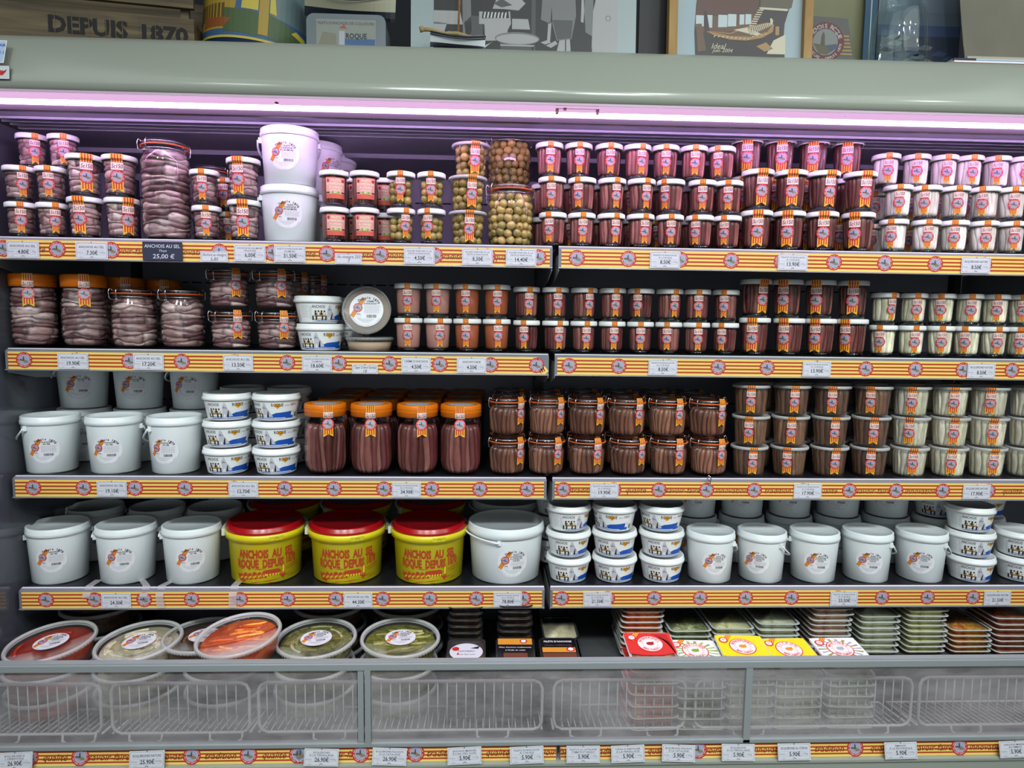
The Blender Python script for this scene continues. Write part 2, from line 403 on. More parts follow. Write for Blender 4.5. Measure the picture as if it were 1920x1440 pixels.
def layers(R, z0, z1, n, pal, seed, depth=.12):
    """whole salted fish lying round the jar in wavy layers"""
    rnd = random.Random(seed); na = 54; cs = (0, .07, .25, .5, .75, .93)
    zb = [z0+(z1-z0)*(i+rnd.uniform(-.18, .18)*(0 < i < n))/n for i in range(n+1)]
    ph = [rnd.uniform(0, 6.28) for _ in range(n+1)]; fr = [rnd.choice((1, 2, 2, 3)) for _ in range(n+1)]
    am = [0]+[(z1-z0)/n*rnd.uniform(.25, .62) for _ in range(n-1)]+[0]
    def zz(i, a): return zb[i]+am[i]*(math.sin(fr[i]*a+ph[i])+.35*math.sin(2.3*fr[i]*a+ph[i]*2))*.7
    v = []; t = []; f = []
    colr = [[tone(pal, rnd) for _ in range(6)] for _ in range(n)]; br = [[rnd.uniform(0, 1) for _ in range(6)] for _ in range(n)]
    rows = [(i, s) for i in range(n) for s in cs]+[(n-1, 1)]
    for i, s in rows:
        off = ph[i]
        for k in range(na):
            a = 2*math.pi*k/na; q = ((a+off) % (2*math.pi))/(2*math.pi)*5; seg = int(q); fq = q-seg
            end = min(1, min(fq, 1-fq)*7+.35)
            bulge = (max(0, math.sin(math.pi*s)))**.6*end
            z = zz(i, a)+max(.0015, zz(i+1, a)-zz(i, a))*s; r = R(z)*(1-depth*(1-bulge))
            v.append((r*math.sin(a), -r*math.cos(a), z)); c = colr[i][seg % 6]
            kk = .30 if s == 0 else (1 if min(fq, 1-fq) > .05 else .5)  # shade in gaps between layers and at fish ends put into the colour
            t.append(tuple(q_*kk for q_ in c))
    m = len(rows)
    for i in range(m-1):
        for k in range(na): f.append((i*na+k, i*na+(k+1) % na, (i+1)*na+(k+1) % na, (i+1)*na+k))
    o = len(v); v += [(0, 0, z1), (0, 0, z0)]; t += [colr[0][0]]*2
    for k in range(na): f.append(((m-1)*na+k, (m-1)*na+(k+1) % na, o)); f.append(((k+1) % na, k, o+1))
    mb = MB(); mb.add(v, f, 0, True, t); return mb

# ------------------------------------------------------------ containers; each builder makes root + parts at the origin
def white_lid(rt, h, t=.012, n=44):
    mb = MB(); mb.lathe([(rt-.0005, h-t), (rt+.0012, h-t+.0006), (rt+.0016, h-t+.003), (rt+.0012, h-.0018), (rt-.0004, h-.0003), (rt-.003, h), (rt-.006, h-.001), (.0001, h-.001)], n)
    return mb
def verrine(name, content, h=.079, D=.0650, seed=0, sticker='seal', pal=PAL_BROWN, wide=False, phi=0):
    root = thing(name); rt = D/2-.0016; rb = rt*.83; lt = .0115
    gz = [(rb-.003, .0), (rb, .002), (rb+.0006, .010), (rt-.0022, h-lt-.002), (rt-.0015, h-lt), (rt-.0015, h-.004)]
    g = MB(); g.lathe([(.0001, .0005)]+gz, 44, 0); g.build('glass', GLASS, root)
    b = MB(); b.lathe([(.0001, .0012), (rb-.0035, .0012), (rb-.0008, .003), (rb-.0004, .0085), (rb-.004, .0098), (.0001, .0092)], 44, 0); b.build('thick_base', GBASE, root)
    R = lambda z: interp(gz)(z)-.0014
    zt = h-lt-.001
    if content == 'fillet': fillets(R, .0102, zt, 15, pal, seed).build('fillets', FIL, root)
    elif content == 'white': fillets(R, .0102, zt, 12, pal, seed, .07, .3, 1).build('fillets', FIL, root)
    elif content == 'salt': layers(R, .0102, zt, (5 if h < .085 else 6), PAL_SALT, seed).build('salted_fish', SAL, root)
    elif content == 'paste_pink':
        c = MB(); c.lathe([(.0001, .0102), (rb-.003, .0102), (R(.014), .014), (R(zt), zt), (.0001, zt)], 40); c.build('paste', mat('pink_anchovy_paste', rgb(178, 128, 118), .45, noise=.08), root)
    elif content == 'paste_brown':
        c = MB(); c.lathe([(.0001, .0102), (rb-.003, .0102), (R(.014), .014), (R(zt), zt), (.0001, zt)], 40); c.build('paste', mat('brown_anchovy_paste', rgb(162, 84, 52), .45, noise=.10), root)
    white_lid(rt+.0002, h).build('lid', LID, root)
    surf = interp([(p[0]+.0004, p[1]) for p in gz[:-2]]+[(rt+.0022, h-lt+.0004), (rt+.0022, h)])
    if sticker == 'seal':
        link('seal_sticker', neck_sticker('seal', h, surf, phi, (1.22 if wide else 1.0), wide), root)
    elif sticker == 'square':
        F = Flat(); w = .0215; z0, z1 = h*.22, h*.80
        F.rect(-w, w, z0, z1, 0, 0); F.rect(-w, w, z0, z0+.010, 2, 1); F.rect(-w, w, z1-.0012, z1, 3, 2)
        F.text('FILETS', 0, z1-.007, .0072, 1, 2, .02, 0); F.text("D'ANCHOIS", 0, z1-.0145, .0072, 1, 2, .02); F.text("À L'HUILE", 0, z1-.022, .0065, 1, 2, .02); F.text("D'OLIVE", 0, z1-.029, .0065, 1, 2, .02)
        F.rect(-.008, .008, z0+.0105, z0+.016, 4, 2); F.text('BIO', 0, z0+.0133, .005, 1, 3, .03)
        for sg in (-1, 1): F.disc(sg*.0165, z0+.013, .0035, 5, 2, 16, ey=.5); F.poly([(sg*.019, z0+.013), (sg*.0212, z0+.015), (sg*.0212, z0+.011)], 5, 2)
        F.disc(-.0165, z1-.008, .0028, 3, 2, 12, ey=1.5); F.disc(.0165, z1-.008, .0034, 3, 2, 12)
        link('paper_label', F.mesh('lab', [mat('label_salmon_pink', rgb(224, 166, 152), .5), mat('label_cream', rgb(240, 226, 196), .5), mat('label_coral', rgb(206, 92, 72), .5), RED, LIME, BLK],
             bend(surf, phi+.05, surf(h/2)), frange(-w, w, .004), frange(z0, z1, .01)), root)
    return root
def plastic_tub(name, pal, h=.0755, D=.090, seed=0, sticker=True, phi=0, olive=False, wl=False):
    root = thing(name); rt = D/2-.0035; rb = rt*.86; lt = .008
    gz = [(rb-.003, 0), (rb, .0025), (rt-.0012, h-lt), (rt-.0008, h-.003)]
    g = MB(); g.lathe([(.0001, .0006)]+gz, 44); g.build('tub_wall', CLEAR if not olive else GLASS, root)
    R = lambda z: interp(gz)(z)-.0014
    if not olive: fillets(R, .003, h-lt-.001, 20 if pal is not PAL_GREENW and pal is not PAL_WHITE else 17, pal, seed, .10, .3, pal in (PAL_GREENW, PAL_WHITE)).build('fillets', FIL, root)
    mb = MB(); mb.lathe([(rt-.001, h-lt), (rt+.0028, h-lt+.0004), (rt+.0038, h-lt+.0024), (rt+.0034, h-.002), (rt+.0016, h-.0002), (rt-.0016, h-.0006), (rt-.003, h-.0032), (.0001, h-.0030)], 48)
    mb.build('lid', CLEARRIM if not wl else LID, root)
    surf = interp([(p[0]+.0006, p[1]) for p in gz[:-1]]+[(rt+.0042, h-lt+.0006), (rt+.0042, h)])
    if sticker: link('seal_sticker', neck_sticker('seal', h, surf, phi, 1.0 if not olive else 1.05, True), root)
    return root
def clasp(ang, rn, zl, zn, w=.020):
    """wire clip across the lid join: a closed loop hooked from the lid ring to the neck ring"""
    mb = MB(); r = .0012
    def P(u, z, e): rr = rn+e; a = ang+u/rn; return (rr*math.sin(a), -rr*math.cos(a), z)
    for sg in (-1, 1):
        u = sg*w/2
        mb.tube([P(u, zl+.002, .002), P(u, zl+.003, .007), P(u, zl-.004, .0095), P(u, zn-.010, .0085), P(u-sg*.002, zn-.014, .005)], r)
    mb.tube([P(-w/2, zn-.014, .005), P(0, zn-.014, .0058), P(w/2, zn-.014, .005)], r)
    mb.tube([P(-w/2, zl+.002, .002), P(-w/2, zl-.002, .002)], r); 
    return mb
PAL_CLIP = [(136, 92, 74), (114, 74, 60), (150, 104, 84), (98, 62, 50)]
def clip_jar(name, h, D, content, seed=0, pal=PAL_BROWN, ang=-.85, sticker=True, phi=.55, n=20, big=False, tall=1):
    """swing-top preserving jar with a rounded foot, rubber ring and wire bail"""
    root = thing(name); r = D/2; lidh = .016; zn = h-lidh; rn = r*.86
    k = .012
    body = [(r*.55, 0), (r*.80, .003), (r*.94, .012), (r, .026), (r, zn-.036 if not tall == 0 else zn-.03), (r*.97, zn-.024), (rn, zn-.013), (rn-.001, zn-.008), (rn+.004, zn-.005), (rn+.004, zn-.001)]
    if tall == 2: body = [(r*.60, 0), (r*.86, .003), (r*.93, .012), (r*.98, zn-.03), (r*.97, zn-.018), (rn+.002, zn-.009), (rn+.005, zn-.005), (rn+.005, zn-.001)]
    g = MB(); g.lathe([(.0001, .003)]+body, 48); g.build('glass_body', GLASS, root)
    R0 = interp(body); R = lambda z: R0(z)-.002
    top = zn-.010
    if content == 'salt': layers(R, .006, top, max(6, int((top)/.0128)), PAL_SALT, seed).build('salted_fish', SAL, root)
    elif content == 'fillet': fillets(R, .005, top-.003, n, pal, seed, .11, .3).build('fillets', FIL, root)
    rg = MB(); rg.lathe([(rn+.0035, zn-.001), (rn+.0065, zn-.0008), (rn+.0068, zn+.0014), (rn+.0035, zn+.0016)], 48)
    m = MB(); m.lathe([(rn+.004, zn+.0016), (rn+.0045, zn+.006), (rn+.001, zn+.0085), (rn-.004, zn+.010), (rn-.006, zn+.0145), (rn*.6, zn+lidh), (.0001, zn+lidh-.001)], 48); lo = m.build('glass_lid', GLASS, root); rg.build('rubber_ring', RUBBER, lo)
    w = MB()
    for zz, e in ((zn+.0075, .0035), (zn-.0075, .001)):
        w.tube([((rn+e)*math.sin(a), -(rn+e)*math.cos(a), zz) for a in frange(0, 2*math.pi-.16, .17)], .0011, 5, closed=True)
    c = clasp(ang, rn+.004, zn+.008, zn, .022 if not big else .026); w.add(c.v, c.f, 0)
    hx = ang+math.pi; c2 = clasp(hx, rn+.003, zn+.010, zn, .018); w.add(c2.v, c2.f, 0)
    w.build('wire_bail', WIRE, root)
    if sticker:
        prof = [(R0(z)+.0006, z) for z in frange(0, zn-.012, .006)]+[(rn+.0072, zn-.010), (rn+.0076, zn+.006), (rn+.004, zn+lidh*.8)]
        link('seal_sticker', neck_sticker('seal', h, interp(prof), phi, 1.0, True, -.002), root)
    return root
def orange_jar(name, content, seed=0, phi=.1, h=.172, D=.102):
    root = thing(name); r = D/2; lt = .030
    body = [(r*.62, 0), (r*.84, .004), (r*.96, .018), (r, .034), (r, h-.075), (r*.985, h-.055), (r*.93, h-.040), (r*.90, h-lt), (r*.90, h-.004)]
    g = MB(); g.lathe([(.0001, .004)]+body, 48); g.build('glass_body', GLASS, root)
    R0 = interp(body); R = lambda z: R0(z)-.0022
    if content == 'salt': layers(R, .007, h-lt, 11, PAL_SALT, seed).build('salted_fish', SAL, root)
    else: fillets(R, .006, h-lt-.020, 20, PAL_DARK, seed, .12, .28).build('fillets', FIL, root)
    ro = r*.98; m = MB(); m.lathe([(ro-.003, h-lt), (ro, h-lt+.001), (ro, h-.004), (ro-.0012, h-.0012), (ro-.004, h), (ro-.010, h-.0004), (ro-.012, h-.002), (.0001, h-.002)], 56)
    for k in range(2): m.tube([((ro+.0002)*math.sin(a), -(ro+.0002)*math.cos(a), h-.010-k*.008) for a in frange(0, 6.15, .13)], .0006, 4, closed=True)
    m.build('orange_lid', ORANGE, root)
    F = Flat(); F.disc(0, 0, r*.62, 0, 0, 32); F.ring(0, 0, r*.54, r*.58, 1, 1, 24); F.text('ANCHOIS', 0, .004, .010, 1, 1, .01); F.text("À L'HUILE", 0, -.008, .008, 1, 1)
    link('lid_sticker', F.mesh('ls', [LILAC, GRY], lambda u, v, ly: (u, v, h-.0016+ly*.0002)), root)
    prof = [(R0(z)+.0006, z) for z in frange(0, h-lt-.002, .008)]+[(ro+.0008, h-lt+.0005), (ro+.0008, h)]
    link('seal_sticker', neck_sticker('seal', h, interp(prof), phi, 1.12, True), root)
    return root
def round_label(R, kind='oil', sl=None):
    """round product label of a pail: diagonal striped band, seal, curved heading, lines and a bar code"""
    F = Flat(); F.disc(0, 0, R, 9, 0, 48)
    F.arc('Depuis 1870', R*.08, -R*.05, R*.80, R*.22, 8, 5, math.pi*.5-.12, 1.75, bold=.02)
    # band
    c, s = math.cos(math.radians(58)), math.sin(math.radians(58))
    def q(a, b): return (-R*.52+a*c-b*s*1, R*.12+a*s+b*c)
    F.poly([q(-R*.62, -R*.13), q(R*.70, -R*.13), q(R*.70, R*.13), q(-R*.62, R*.13)], 6, 1)
    for k in range(4):
        b = (-.105+.07*k)*R; F.poly([q(-R*.62, b-R*.015), q(R*.70, b-R*.015), q(R*.70, b+R*.015), q(-R*.62, b+R*.015)], 0, 2)
    emblem(F, -R*.50, R*.14, R*.27, 3)
    if kind == 'salt': lines = ['ANCHOIS', 'AU SEL']
    elif kind == 'brine': lines = ['FILETS', "D'ANCHOIS", 'EN SAUMURE']
    elif kind == 'cream': lines = ['CRÈME', "D'ANCHOIS"]
    else: lines = ['FILETS', "D'ANCHOIS", "À L'HUILE DE", 'COLZA']
    for i, t in enumerate(lines): F.text(t, R*.22, R*(.52-.135*i), R*.14, 8, 3, .02)
    y = R*(.52-.135*len(lines)); rnd = random.Random(4)
    while y > -R*.22:
        u = -R*.12
        while u < R*.74:
            w = rnd.uniform(.05, .16)*R; F.rect(u, min(u+w, R*.78), y, y+R*.018, 10, 3); u += w+R*.03
        y -= R*.062
    u = R*.02
    while u < R*.58:
        w = rnd.choice((.012, .02, .03))*R; F.rect(u, u+w, -R*.46, -R*.28, 8, 3); u += w+R*.022
    F.ring(-R*.42, -R*.38, R*.12, R*.13, 10, 3, 20); F.text('1800g', -R*.45, -R*.24, R*.10, 8, 3); F.text('FR', -R*.42, -R*.38, R*.07, 10, 3)
    for k in range(4): F.rect(-R*.5+R*.1*k, R*.5-R*.1*k, -R*(.55+.07*k), -R*(.535+.07*k), 10, 3)
    F.arc('CONSERVER AU FRAIS ENTRE 5 ET 12 DEGRES', 0, 0, R*.93, R*.075, 10, 3, -math.pi/2, 2.1, True)
    return F
LAB = mat('label_translucent_white', rgb(230, 230, 234), .35)
def pail(name, h, D, kind='oil', Rl=.038, phi=.1, zl=None, taper=.84, lidtall=.020, handle=.6, label=True, body=None, lidm=None, drop=True):
    root = thing(name); rt = D/2; rb = rt*taper; rr = rt*.955; body = body or PAIL; lidm = lidm or PAIL
    prof = [(rb-.004, 0), (rb, .003), (rr, h-lidtall-.001), (rr, h-.004)]
    m = MB(); m.lathe([(.0001, .001)]+prof, 56); m.build('bucket', body, root)
    lido = None; l = MB(); l.lathe([(rt-.002, h-lidtall), (rt, h-lidtall+.0008), (rt, h-.011), (rt-.0015, h-.009), (rt-.0012, h-.002), (rt-.004, h), (rt-.0065, h-.001), (rt-.0085, h-.007), (.0001, h-.0065)], 60); l.build('lid', lidm, root)
    # lugs and swing handle hanging down one side
    handle += math.pi; w = MB(); lugs = []
    for sg in (-1, 1):
        a = handle+sg*math.pi/2; g = MB(); x, y = (rr+.002)*math.sin(a), -(rr+.002)*math.cos(a); g.box(x-.004, x+.004, y-.004, y+.004, h-lidtall-.013, h-lidtall-.001, 0, .001); lugs.append(g)
    pts = []; z0 = h-lidtall-.007
    for a in frange(-math.pi/2, math.pi/2, .16):
        aa = handle+a; rr2 = rt+.004+.004*math.cos(a); pts.append((rr2*math.sin(aa), -rr2*math.cos(aa), z0-(.045 if drop else -.012)*math.cos(a)**.8 if math.cos(a) > 0 else z0))
    w.tube(pts, .0022, 6); ho = w.build('handle', body, root)
    for g in lugs: g.build('lug', body, ho)
    if label:
        zl = zl if zl is not None else h*.44; F = round_label(Rl, kind); surf = interp([(p[0], p[1]) for p in prof]); r0 = surf(zl)
        fn0 = bend(surf, phi, r0); link('round_label', F.mesh('rl', EM+[LAB, LGRY], lambda u, v, ly: fn0(u, v+zl, ly), frange(-Rl, Rl, .005), frange(-Rl, Rl, .012)), root)
    return root
def printed_tub(name, h=.0645, D=.115, phi=.08):
    root = thing(name); rt = D/2; rb = rt*.78; rr = rt*.93; lt = .016
    prof = [(rb-.004, 0), (rb, .003), (rr, h-lt), (rr, h-.004)]
    m = MB(); m.lathe([(.0001, .001)]+prof, 52); m.build('tub_body', TUBW, root)
    l = MB(); l.lathe([(rt-.002, h-lt), (rt, h-lt+.001), (rt-.0004, h-.009), (rt-.0022, h-.0075), (rt-.0022, h-.002), (rt-.004, h), (rt-.0065, h-.0008), (rt-.008, h-.005), (.0001, h-.0045)], 56)
    l.build('lid', TUBW, root)
    F = Flat(); z1 = h-lt-.002
    F.rect(-.078, .078, .003, z1, 3, 0)
    F.text('ANCHOIS', -.031, z1-.007, .0095, 0, 2, .008, width=.029); F.text('ROQUE', .024, z1-.007, .0105, 0, 3, .012, width=.026)
    F.poly([(.018, z1-.004), (.031, z1-.004), (.0315, z1-.010), (.0245, z1-.0165), (.0178, z1-.010)], 4, 2)
    F.text('depuis', .046, z1-.008, .0042, 1, 2); F.text('1870', .0615, z1-.007, .0082, 0, 2, .005)
    # sea, quay
    F.poly([(-.034, .0062), (.066, .0062), (.066, z1-.0225), (.020, z1-.0265), (.0, .012)], 5, 1); F.rect(-.034, .044, .0066, .0084, 3, 2)
    F.poly([(-.048, .0050), (.05, .0050), (.03, .0064), (-.03, .0072)], 5, 2)
    F.poly([(-.002, .010), (.014, .011), (.006, .024), (-.002, z1-.012)], 6, 2)
    # bell tower
    F.poly([(-.0105, .006), (.000, .006), (-.0005, z1-.014), (-.0015, z1-.008), (-.0055, z1-.001), (-.0095, z1-.008), (-.0102, z1-.014)], 6, 3)
    F.rect(-.0075, -.0055, z1-.015, z1-.011, 1, 4); F.rect(-.007, -.0035, .010, .016, 3, 4); F.poly([(-.0105, z1-.014), (.0, z1-.014), (.0, z1-.0155), (-.0105, z1-.0155)], 1, 4)
    F.poly([(-.001, .009), (.0015, z1-.024), (.0035, z1-.020), (.004, .010)], 0, 4)
    # boat and fishermen: tan planks with dark figures
    F.poly([(-.041, .014), (-.014, .014), (-.0145, .025), (-.038, .025)], 7, 2)
    for k in range(4): F.disc(-.0375+.0066*k, .0285, .0022, 0, 3, 8); F.poly([(-.040+.0066*k, .020), (-.0355+.0066*k, .020), (-.0365+.0066*k, .027), (-.039+.0066*k, .027)], 3 if k % 2 else 0, 3)
    F.poly([(-.043, .010), (-.012, .010), (-.010, .0155), (-.045, .0155)], 3, 3); F.rect(-.042, -.013, .0098, .0108, 0, 4)
    for u in (-.044, -.036, -.022, -.0135): F.poly([(u-.0018, .008), (u+.0018, .008), (u+.0022, .018), (u-.0012, .019)], 0, 4)
    F.poly([(.058, .013), (.066, .013), (.064, .024), (.060, .028)], 3, 3)
    for k in range(7): F.rect(-.073, -.053-.002*(k % 3), z1-.006-.0042*k, z1-.0054-.0042*k, 2, 2)
    for k in range(3): F.rect(-.0512+.002*k, -.0507+.002*k, .010, z1-.006, 2, 2)
    k = 0; rnd = random.Random(2); u = .070
    while u < .077: w = rnd.choice((.0005, .0009)); F.rect(u, u+w, .008, .020, 0, 2); u += w+.0006
    surf = interp(prof)
    link('printed_sleeve', F.mesh('ps', [BLK, GRY, LGRY, TUBW, GOLD, BLUE, LILAC, TAN], bend(surf, phi, surf(h*.4)), frange(-.078, .078, .0055), [z1*.5]), root)
    return root
def yellow_pail(name, phi=0, h=.142, D=.190):
    YP = mat('yellow_pail_plastic', rgb(222, 208, 30), .3); RP = mat('red_lid_plastic', rgb(168, 14, 22), .25)
    root = thing(name); rt = D/2; rr = rt*.955; rb = rt*.88
    prof = [(rb-.005, 0), (rb, .004), (rr-.002, h-.036), (rr, h-.034), (rt+.001, h-.0335), (rt+.001, h-.017), (rt-.001, h-.0165)]
    m = MB(); m.lathe([(.0001, .001)]+prof, 64); m.build('bucket', YP, root)
    l = MB(); l.lathe([(rt-.002, h-.0168), (rt-.001, h-.0162), (rt-.0014, h-.010), (rt-.0035, h-.0085), (rt-.0035, h-.002), (rt-.007, h), (rt-.010, h-.001), (rt-.0125, h-.006), (.0001, h-.0055)], 64); l.build('red_lid', RP, root)
    t = MB(); F = Flat(); u0 = .008; F.poly([(u0, h-.030), (u0+.030, h-.030), (u0+.032, h-.020), (u0-.001, h-.020)], 0, 0); F.ring(u0+.016, h-.0275, .004, .0048, 1, 1, 12, 0, math.pi)
    link('tamper_tab', F.mesh('tt', [mat('yellow_tab_plastic', rgb(206, 196, 40), .3), mat('tab_dark_cut', rgb(90, 84, 20), .4)], bend(lambda z: rt+.0012, phi, rt, .0006, .0003), frange(u0, u0+.03, .006)), root)
    w = MB(); pts = []
    for a in frange(math.pi*.5, math.pi*1.5, .12):
        rr2 = rt+.006; pts.append((rr2*math.sin(a), -rr2*math.cos(a), h-.022+.012*max(0, -math.cos(a))**.7))
    w.tube(pts, .0035, 6)
    for sg in (-1, 1): w.box(sg*(rt+.005)-.004, sg*(rt+.005)+.004, -.006, .006, h-.034, h-.016, 0, .0015)
    w.build('handle', mat('handle_white_plastic', rgb(214, 216, 200), .35), root)
    F = Flat(); z1 = h-.040
    F.text('ANCHOIS  AU  SEL', 0, z1-.024, .0285, 0, 1, .05, width=.136); F.text('ROQUE  DEPUIS', -.016, z1-.0485, .0285, 0, 1, .05, width=.114); F.text('1870', .062, z1-.0455, .0285, 0, 1, .045, rot=.04, width=.028)
    for f_ in (0,): pass
    n_v = len(F.v)
    # village drawing
    F.poly([(-.062, .010), (-.050, .006), (-.046, .018), (-.058, .022), (-.068, .030), (-.066, .020)], 0, 1)
    for k in range(6):
        u = -.062+.0105*k; hh = .013+.002*(k % 2); b = .012+.0012*k
        F.poly([(u, b), (u+.0092, b), (u+.0092, b+hh), (u+.0046, b+hh+.004), (u, b+hh)], 0, 1); F.rect(u+.002, u+.0042, b+.002, b+.008, 1, 2); F.rect(u+.0056, u+.0078, b+.005, b+.010, 1, 2)
    F.poly([(-.004, .022), (.028, .022), (.030, .033), (.024, .038), (-.002, .037)], 0, 1)
    for k in range(5): F.ring(.001+.006*k, .025, .0, .0022, 1, 2, 8, 0, math.pi); F.rect(.000+.006*k-.001, .002+.006*k, .022, .025, 1, 2)
    F.poly([(.032, .024), (.039, .024), (.039, .042), (.0355, .050), (.032, .042)], 0, 1); F.poly([(.0332, .0255), (.0378, .0255), (.0378, .041), (.0355, .047), (.0332, .041)], 1, 2)
    F.poly([(.026, .022), (.042, .022), (.035, .010)], 0, 1)
    for a in ((.040, .036, .076, .046), (.040, .031, .078, .036), (-.020, .008, .030, .012), (.0, .006, .020, .002), (.030, .014, .060, .022), (.045, .012, .07, .016), (-.040, .004, -.012, .010), (-.06, .040, -.048, .043), (-.03, .040, .0, .041)):
        u0, v0, u1, v1 = a; F.poly([(u0, v0), ((u0+u1)/2, (v0+v1)/2-.0012), (u1, v1), ((u0+u1)/2, (v0+v1)/2+.0009)], 0, 2)
    for k in range(9): F.rect(.042+.004*k, .0427+.004*k, .033+.0008*k, .038+.0008*k, 0, 2)
    F.v = F.v[:n_v]+[(p[0]*1.12, p[1], p[2]*1.0) for p in F.v[n_v:]]
    surf = interp(prof[:4])
    link('printed_picture', F.mesh('pp', [BRN, YP], bend(surf, phi, surf(.05)), frange(-.08, .08, .006), frange(0, .1, .03)), root)
    return root
# ------------------------------------------------------------ the refrigerated case
XL, XR = -.012, 2.56; YB = .43
PAINT = mat('canopy_grey_green_paint', rgb(156, 161, 150), .15, noise=.05, nscale=3)
DARKM = mat('case_black_enamel', rgb(34, 35, 40), .45)
INNER = mat('case_liner_grey', rgb(138, 138, 152), .5, noise=.08, nscale=6)
case = thing('refrigerated_display_case', (1.27, 0, .35), 'long open refrigerated case with grey-green canopy holding all the jars and pails', 'display case')
def cp(mb, name, mats, **k):
    o = mb.build(name, mats, case, **k); o.matrix_parent_inverse = Matrix.Translation((-1.27, 0, -.35)); return o
m = MB()
prof = [(-.090, 2.0720), (-.108, 2.066), (-.122, 2.051), (-.134, 2.026), (-.1445, 1.997), (-.1530, 1.978), (-.1556, 1.969), (-.1562, 1.960), (-.1548, 1.952), (-.149, 1.9455), (-.140, 1.943)]
m.extr(prof, XL-.3, XR+.1, 'x', 0, True, False); m.box(XL-.3, XR+.1, -.090, YB+.15, 2.045, 2.0715)
cp(m, 'canopy', PAINT)
m = MB(); m.extr([(-.150, 1.9465), (-.147, 1.9425), (-.121, 1.9368)], XL-.3, XR+.1, 'x', 0, True, False); m2_ = MB(); m2_.extr([(-.121, 1.9368), (-.1065, 1.9325)], XL-.3, XR+.1, 'x', 0, True, False)
def diffuser(nm='lit_pink_diffuser', col=(1, .60, .96, 1), st=.86):
    mm = bpy.data.materials.new(nm); nt = nodes(mm); N = nt.nodes; L = nt.links
    e = N.new('ShaderNodeEmission'); o = N.new('ShaderNodeOutputMaterial'); L.new(e.outputs[0], o.inputs[0])
    e.inputs[0].default_value = col; e.inputs[1].default_value = st; return mm
cp(m, 'light_diffuser', diffuser()); cp(m2_, 'led_strip', diffuser('bright_led_strip', (.90, .56, 1, 1), 27))
m = MB(); m.box(XL-.3, XR+.1, -.1505, -.1475, 1.9425, 1.9475); cp(m, 'diffuser_retainer', mat('pink_lit_retainer', rgb(206, 176, 200), .4))
m = MB(); m.box(XL-.3, XR+.1, -.108, -.096, 1.918, 1.930, 0, .001); cp(m, 'dark_lip', mat('lip_dark_grey', rgb(60, 52, 62), .4))
for px, py in ((519, 192), (1583, 216)):
    m = MB(); p = at(px, py, -.130); m.lathe([(.0001, p.z-.004), (.004, p.z-.0035), (.005, p.z), (.0045, p.z+.006)], 12, 0, True, (p.x, p.y))
    cp(m, 'screw', mat('screw_mauve', rgb(150, 120, 150), .35, .6))
m = MB(); p = at(1082, 204, -.125)
m.box(p.x-.046, p.x+.046, p.y-.012, p.y-.004, p.z-.004, p.z+.006); m.box(p.x-.046, p.x-.040, p.y-.012, p.y-.002, p.z-.013, p.z+.006); m.box(p.x+.039, p.x+.045, p.y-.012, p.y-.002, p.z-.012, p.z+.006); m.box(p.x-.03, p.x-.024, p.y-.015, p.y-.01, p.z-.008, p.z-.002)
cp(m, 'lamp_bracket', mat('bracket_rusty_pink', rgb(150, 104, 104), .5))
m = MB(); m.extr([(-.096, 1.9415), (.10, 1.9415), (.105, 1.934), (.24, 1.926), (.245, 1.916), (YB, 1.90)], XL, XR, 'x', 0, False, False)
m.box(XL, XR, YB, YB+.02, .45, 1.95)
for k in range(3): m.box(XL, XR, .02+.028*k, .024+.028*k, 1.935, 1.9405)
cp(m, 'liner', INNER)
for zz in (1.592, 1.345, 1.045, .775, 1.83, 1.5, 1.25, .95):
    x = XL+.03; m = MB()
    while x < XR-.05: m.box(x, x+.028, YB-.0015, YB+.001, zz, zz+.004); x += .038
    cp(m, 'air_slots', mat('slot_black', rgb(8, 8, 10), .8))
for x0_, x1_ in ((1.243, 1.272), (XL+.10, XL+.118), (2.50, 2.52)):
    m = MB(); m.box(x0_, x1_, YB-.03, YB, .576, 1.88); cp(m, 'shelf_upright', DARKM)
m = MB(); m.box(XL-.012, XL, -.16, YB, .56, 1.93); m.box(XL-.02, XL, -.19, -.16, .56, 1.93, 0, .004); cp(m, 'side_panel', mat('side_panel_smoked', rgb(78, 82, 90), .12, 0, .8, noise=.2, nscale=4))
m = MB(); m.box(XL-.3, XR+.1, -.235, -.215, .0, .549, 0, .003); m.box(XL-.3, XR+.1, -.238, -.20, .549, .557, 0, .002); cp(m, 'base_panel', PAINT)
m = MB(); m.box(XL, XR, -.205, YB, .560, .575); cp(m, 'deck_floor', mat('deck_grey_metal', rgb(120, 122, 122), .35, .4, noise=.15, nscale=12))
m = MB(); m.box(1.35, XR, .005, YB, .650, .656, 0, .001); m.box(1.35, XR, .005, .009, .630, .656); 
for xx in (1.37, 1.9, 2.5): m.box(xx, xx+.02, .03, .3, .575, .650)
cp(m, 'raised_deck', mat('raised_deck_grey', rgb(100, 102, 104), .4, .4))
m = MB(); m.tube([(XL+.02, -.086, 1.9305), (XR-.02, -.086, 1.9305)], .0055, 10)
def tube_mat():
    mm = bpy.data.materials.new('pink_led_tube'); nt = nodes(mm); N = nt.nodes; L = nt.links
    e = N.new('ShaderNodeEmission'); o = N.new('ShaderNodeOutputMaterial'); L.new(e.outputs[0], o.inputs[0])
    e.inputs[0].default_value = (.88, .54, 1, 1); e.inputs[1].default_value = 36; return mm
cp(m, 'led_tube', tube_mat())
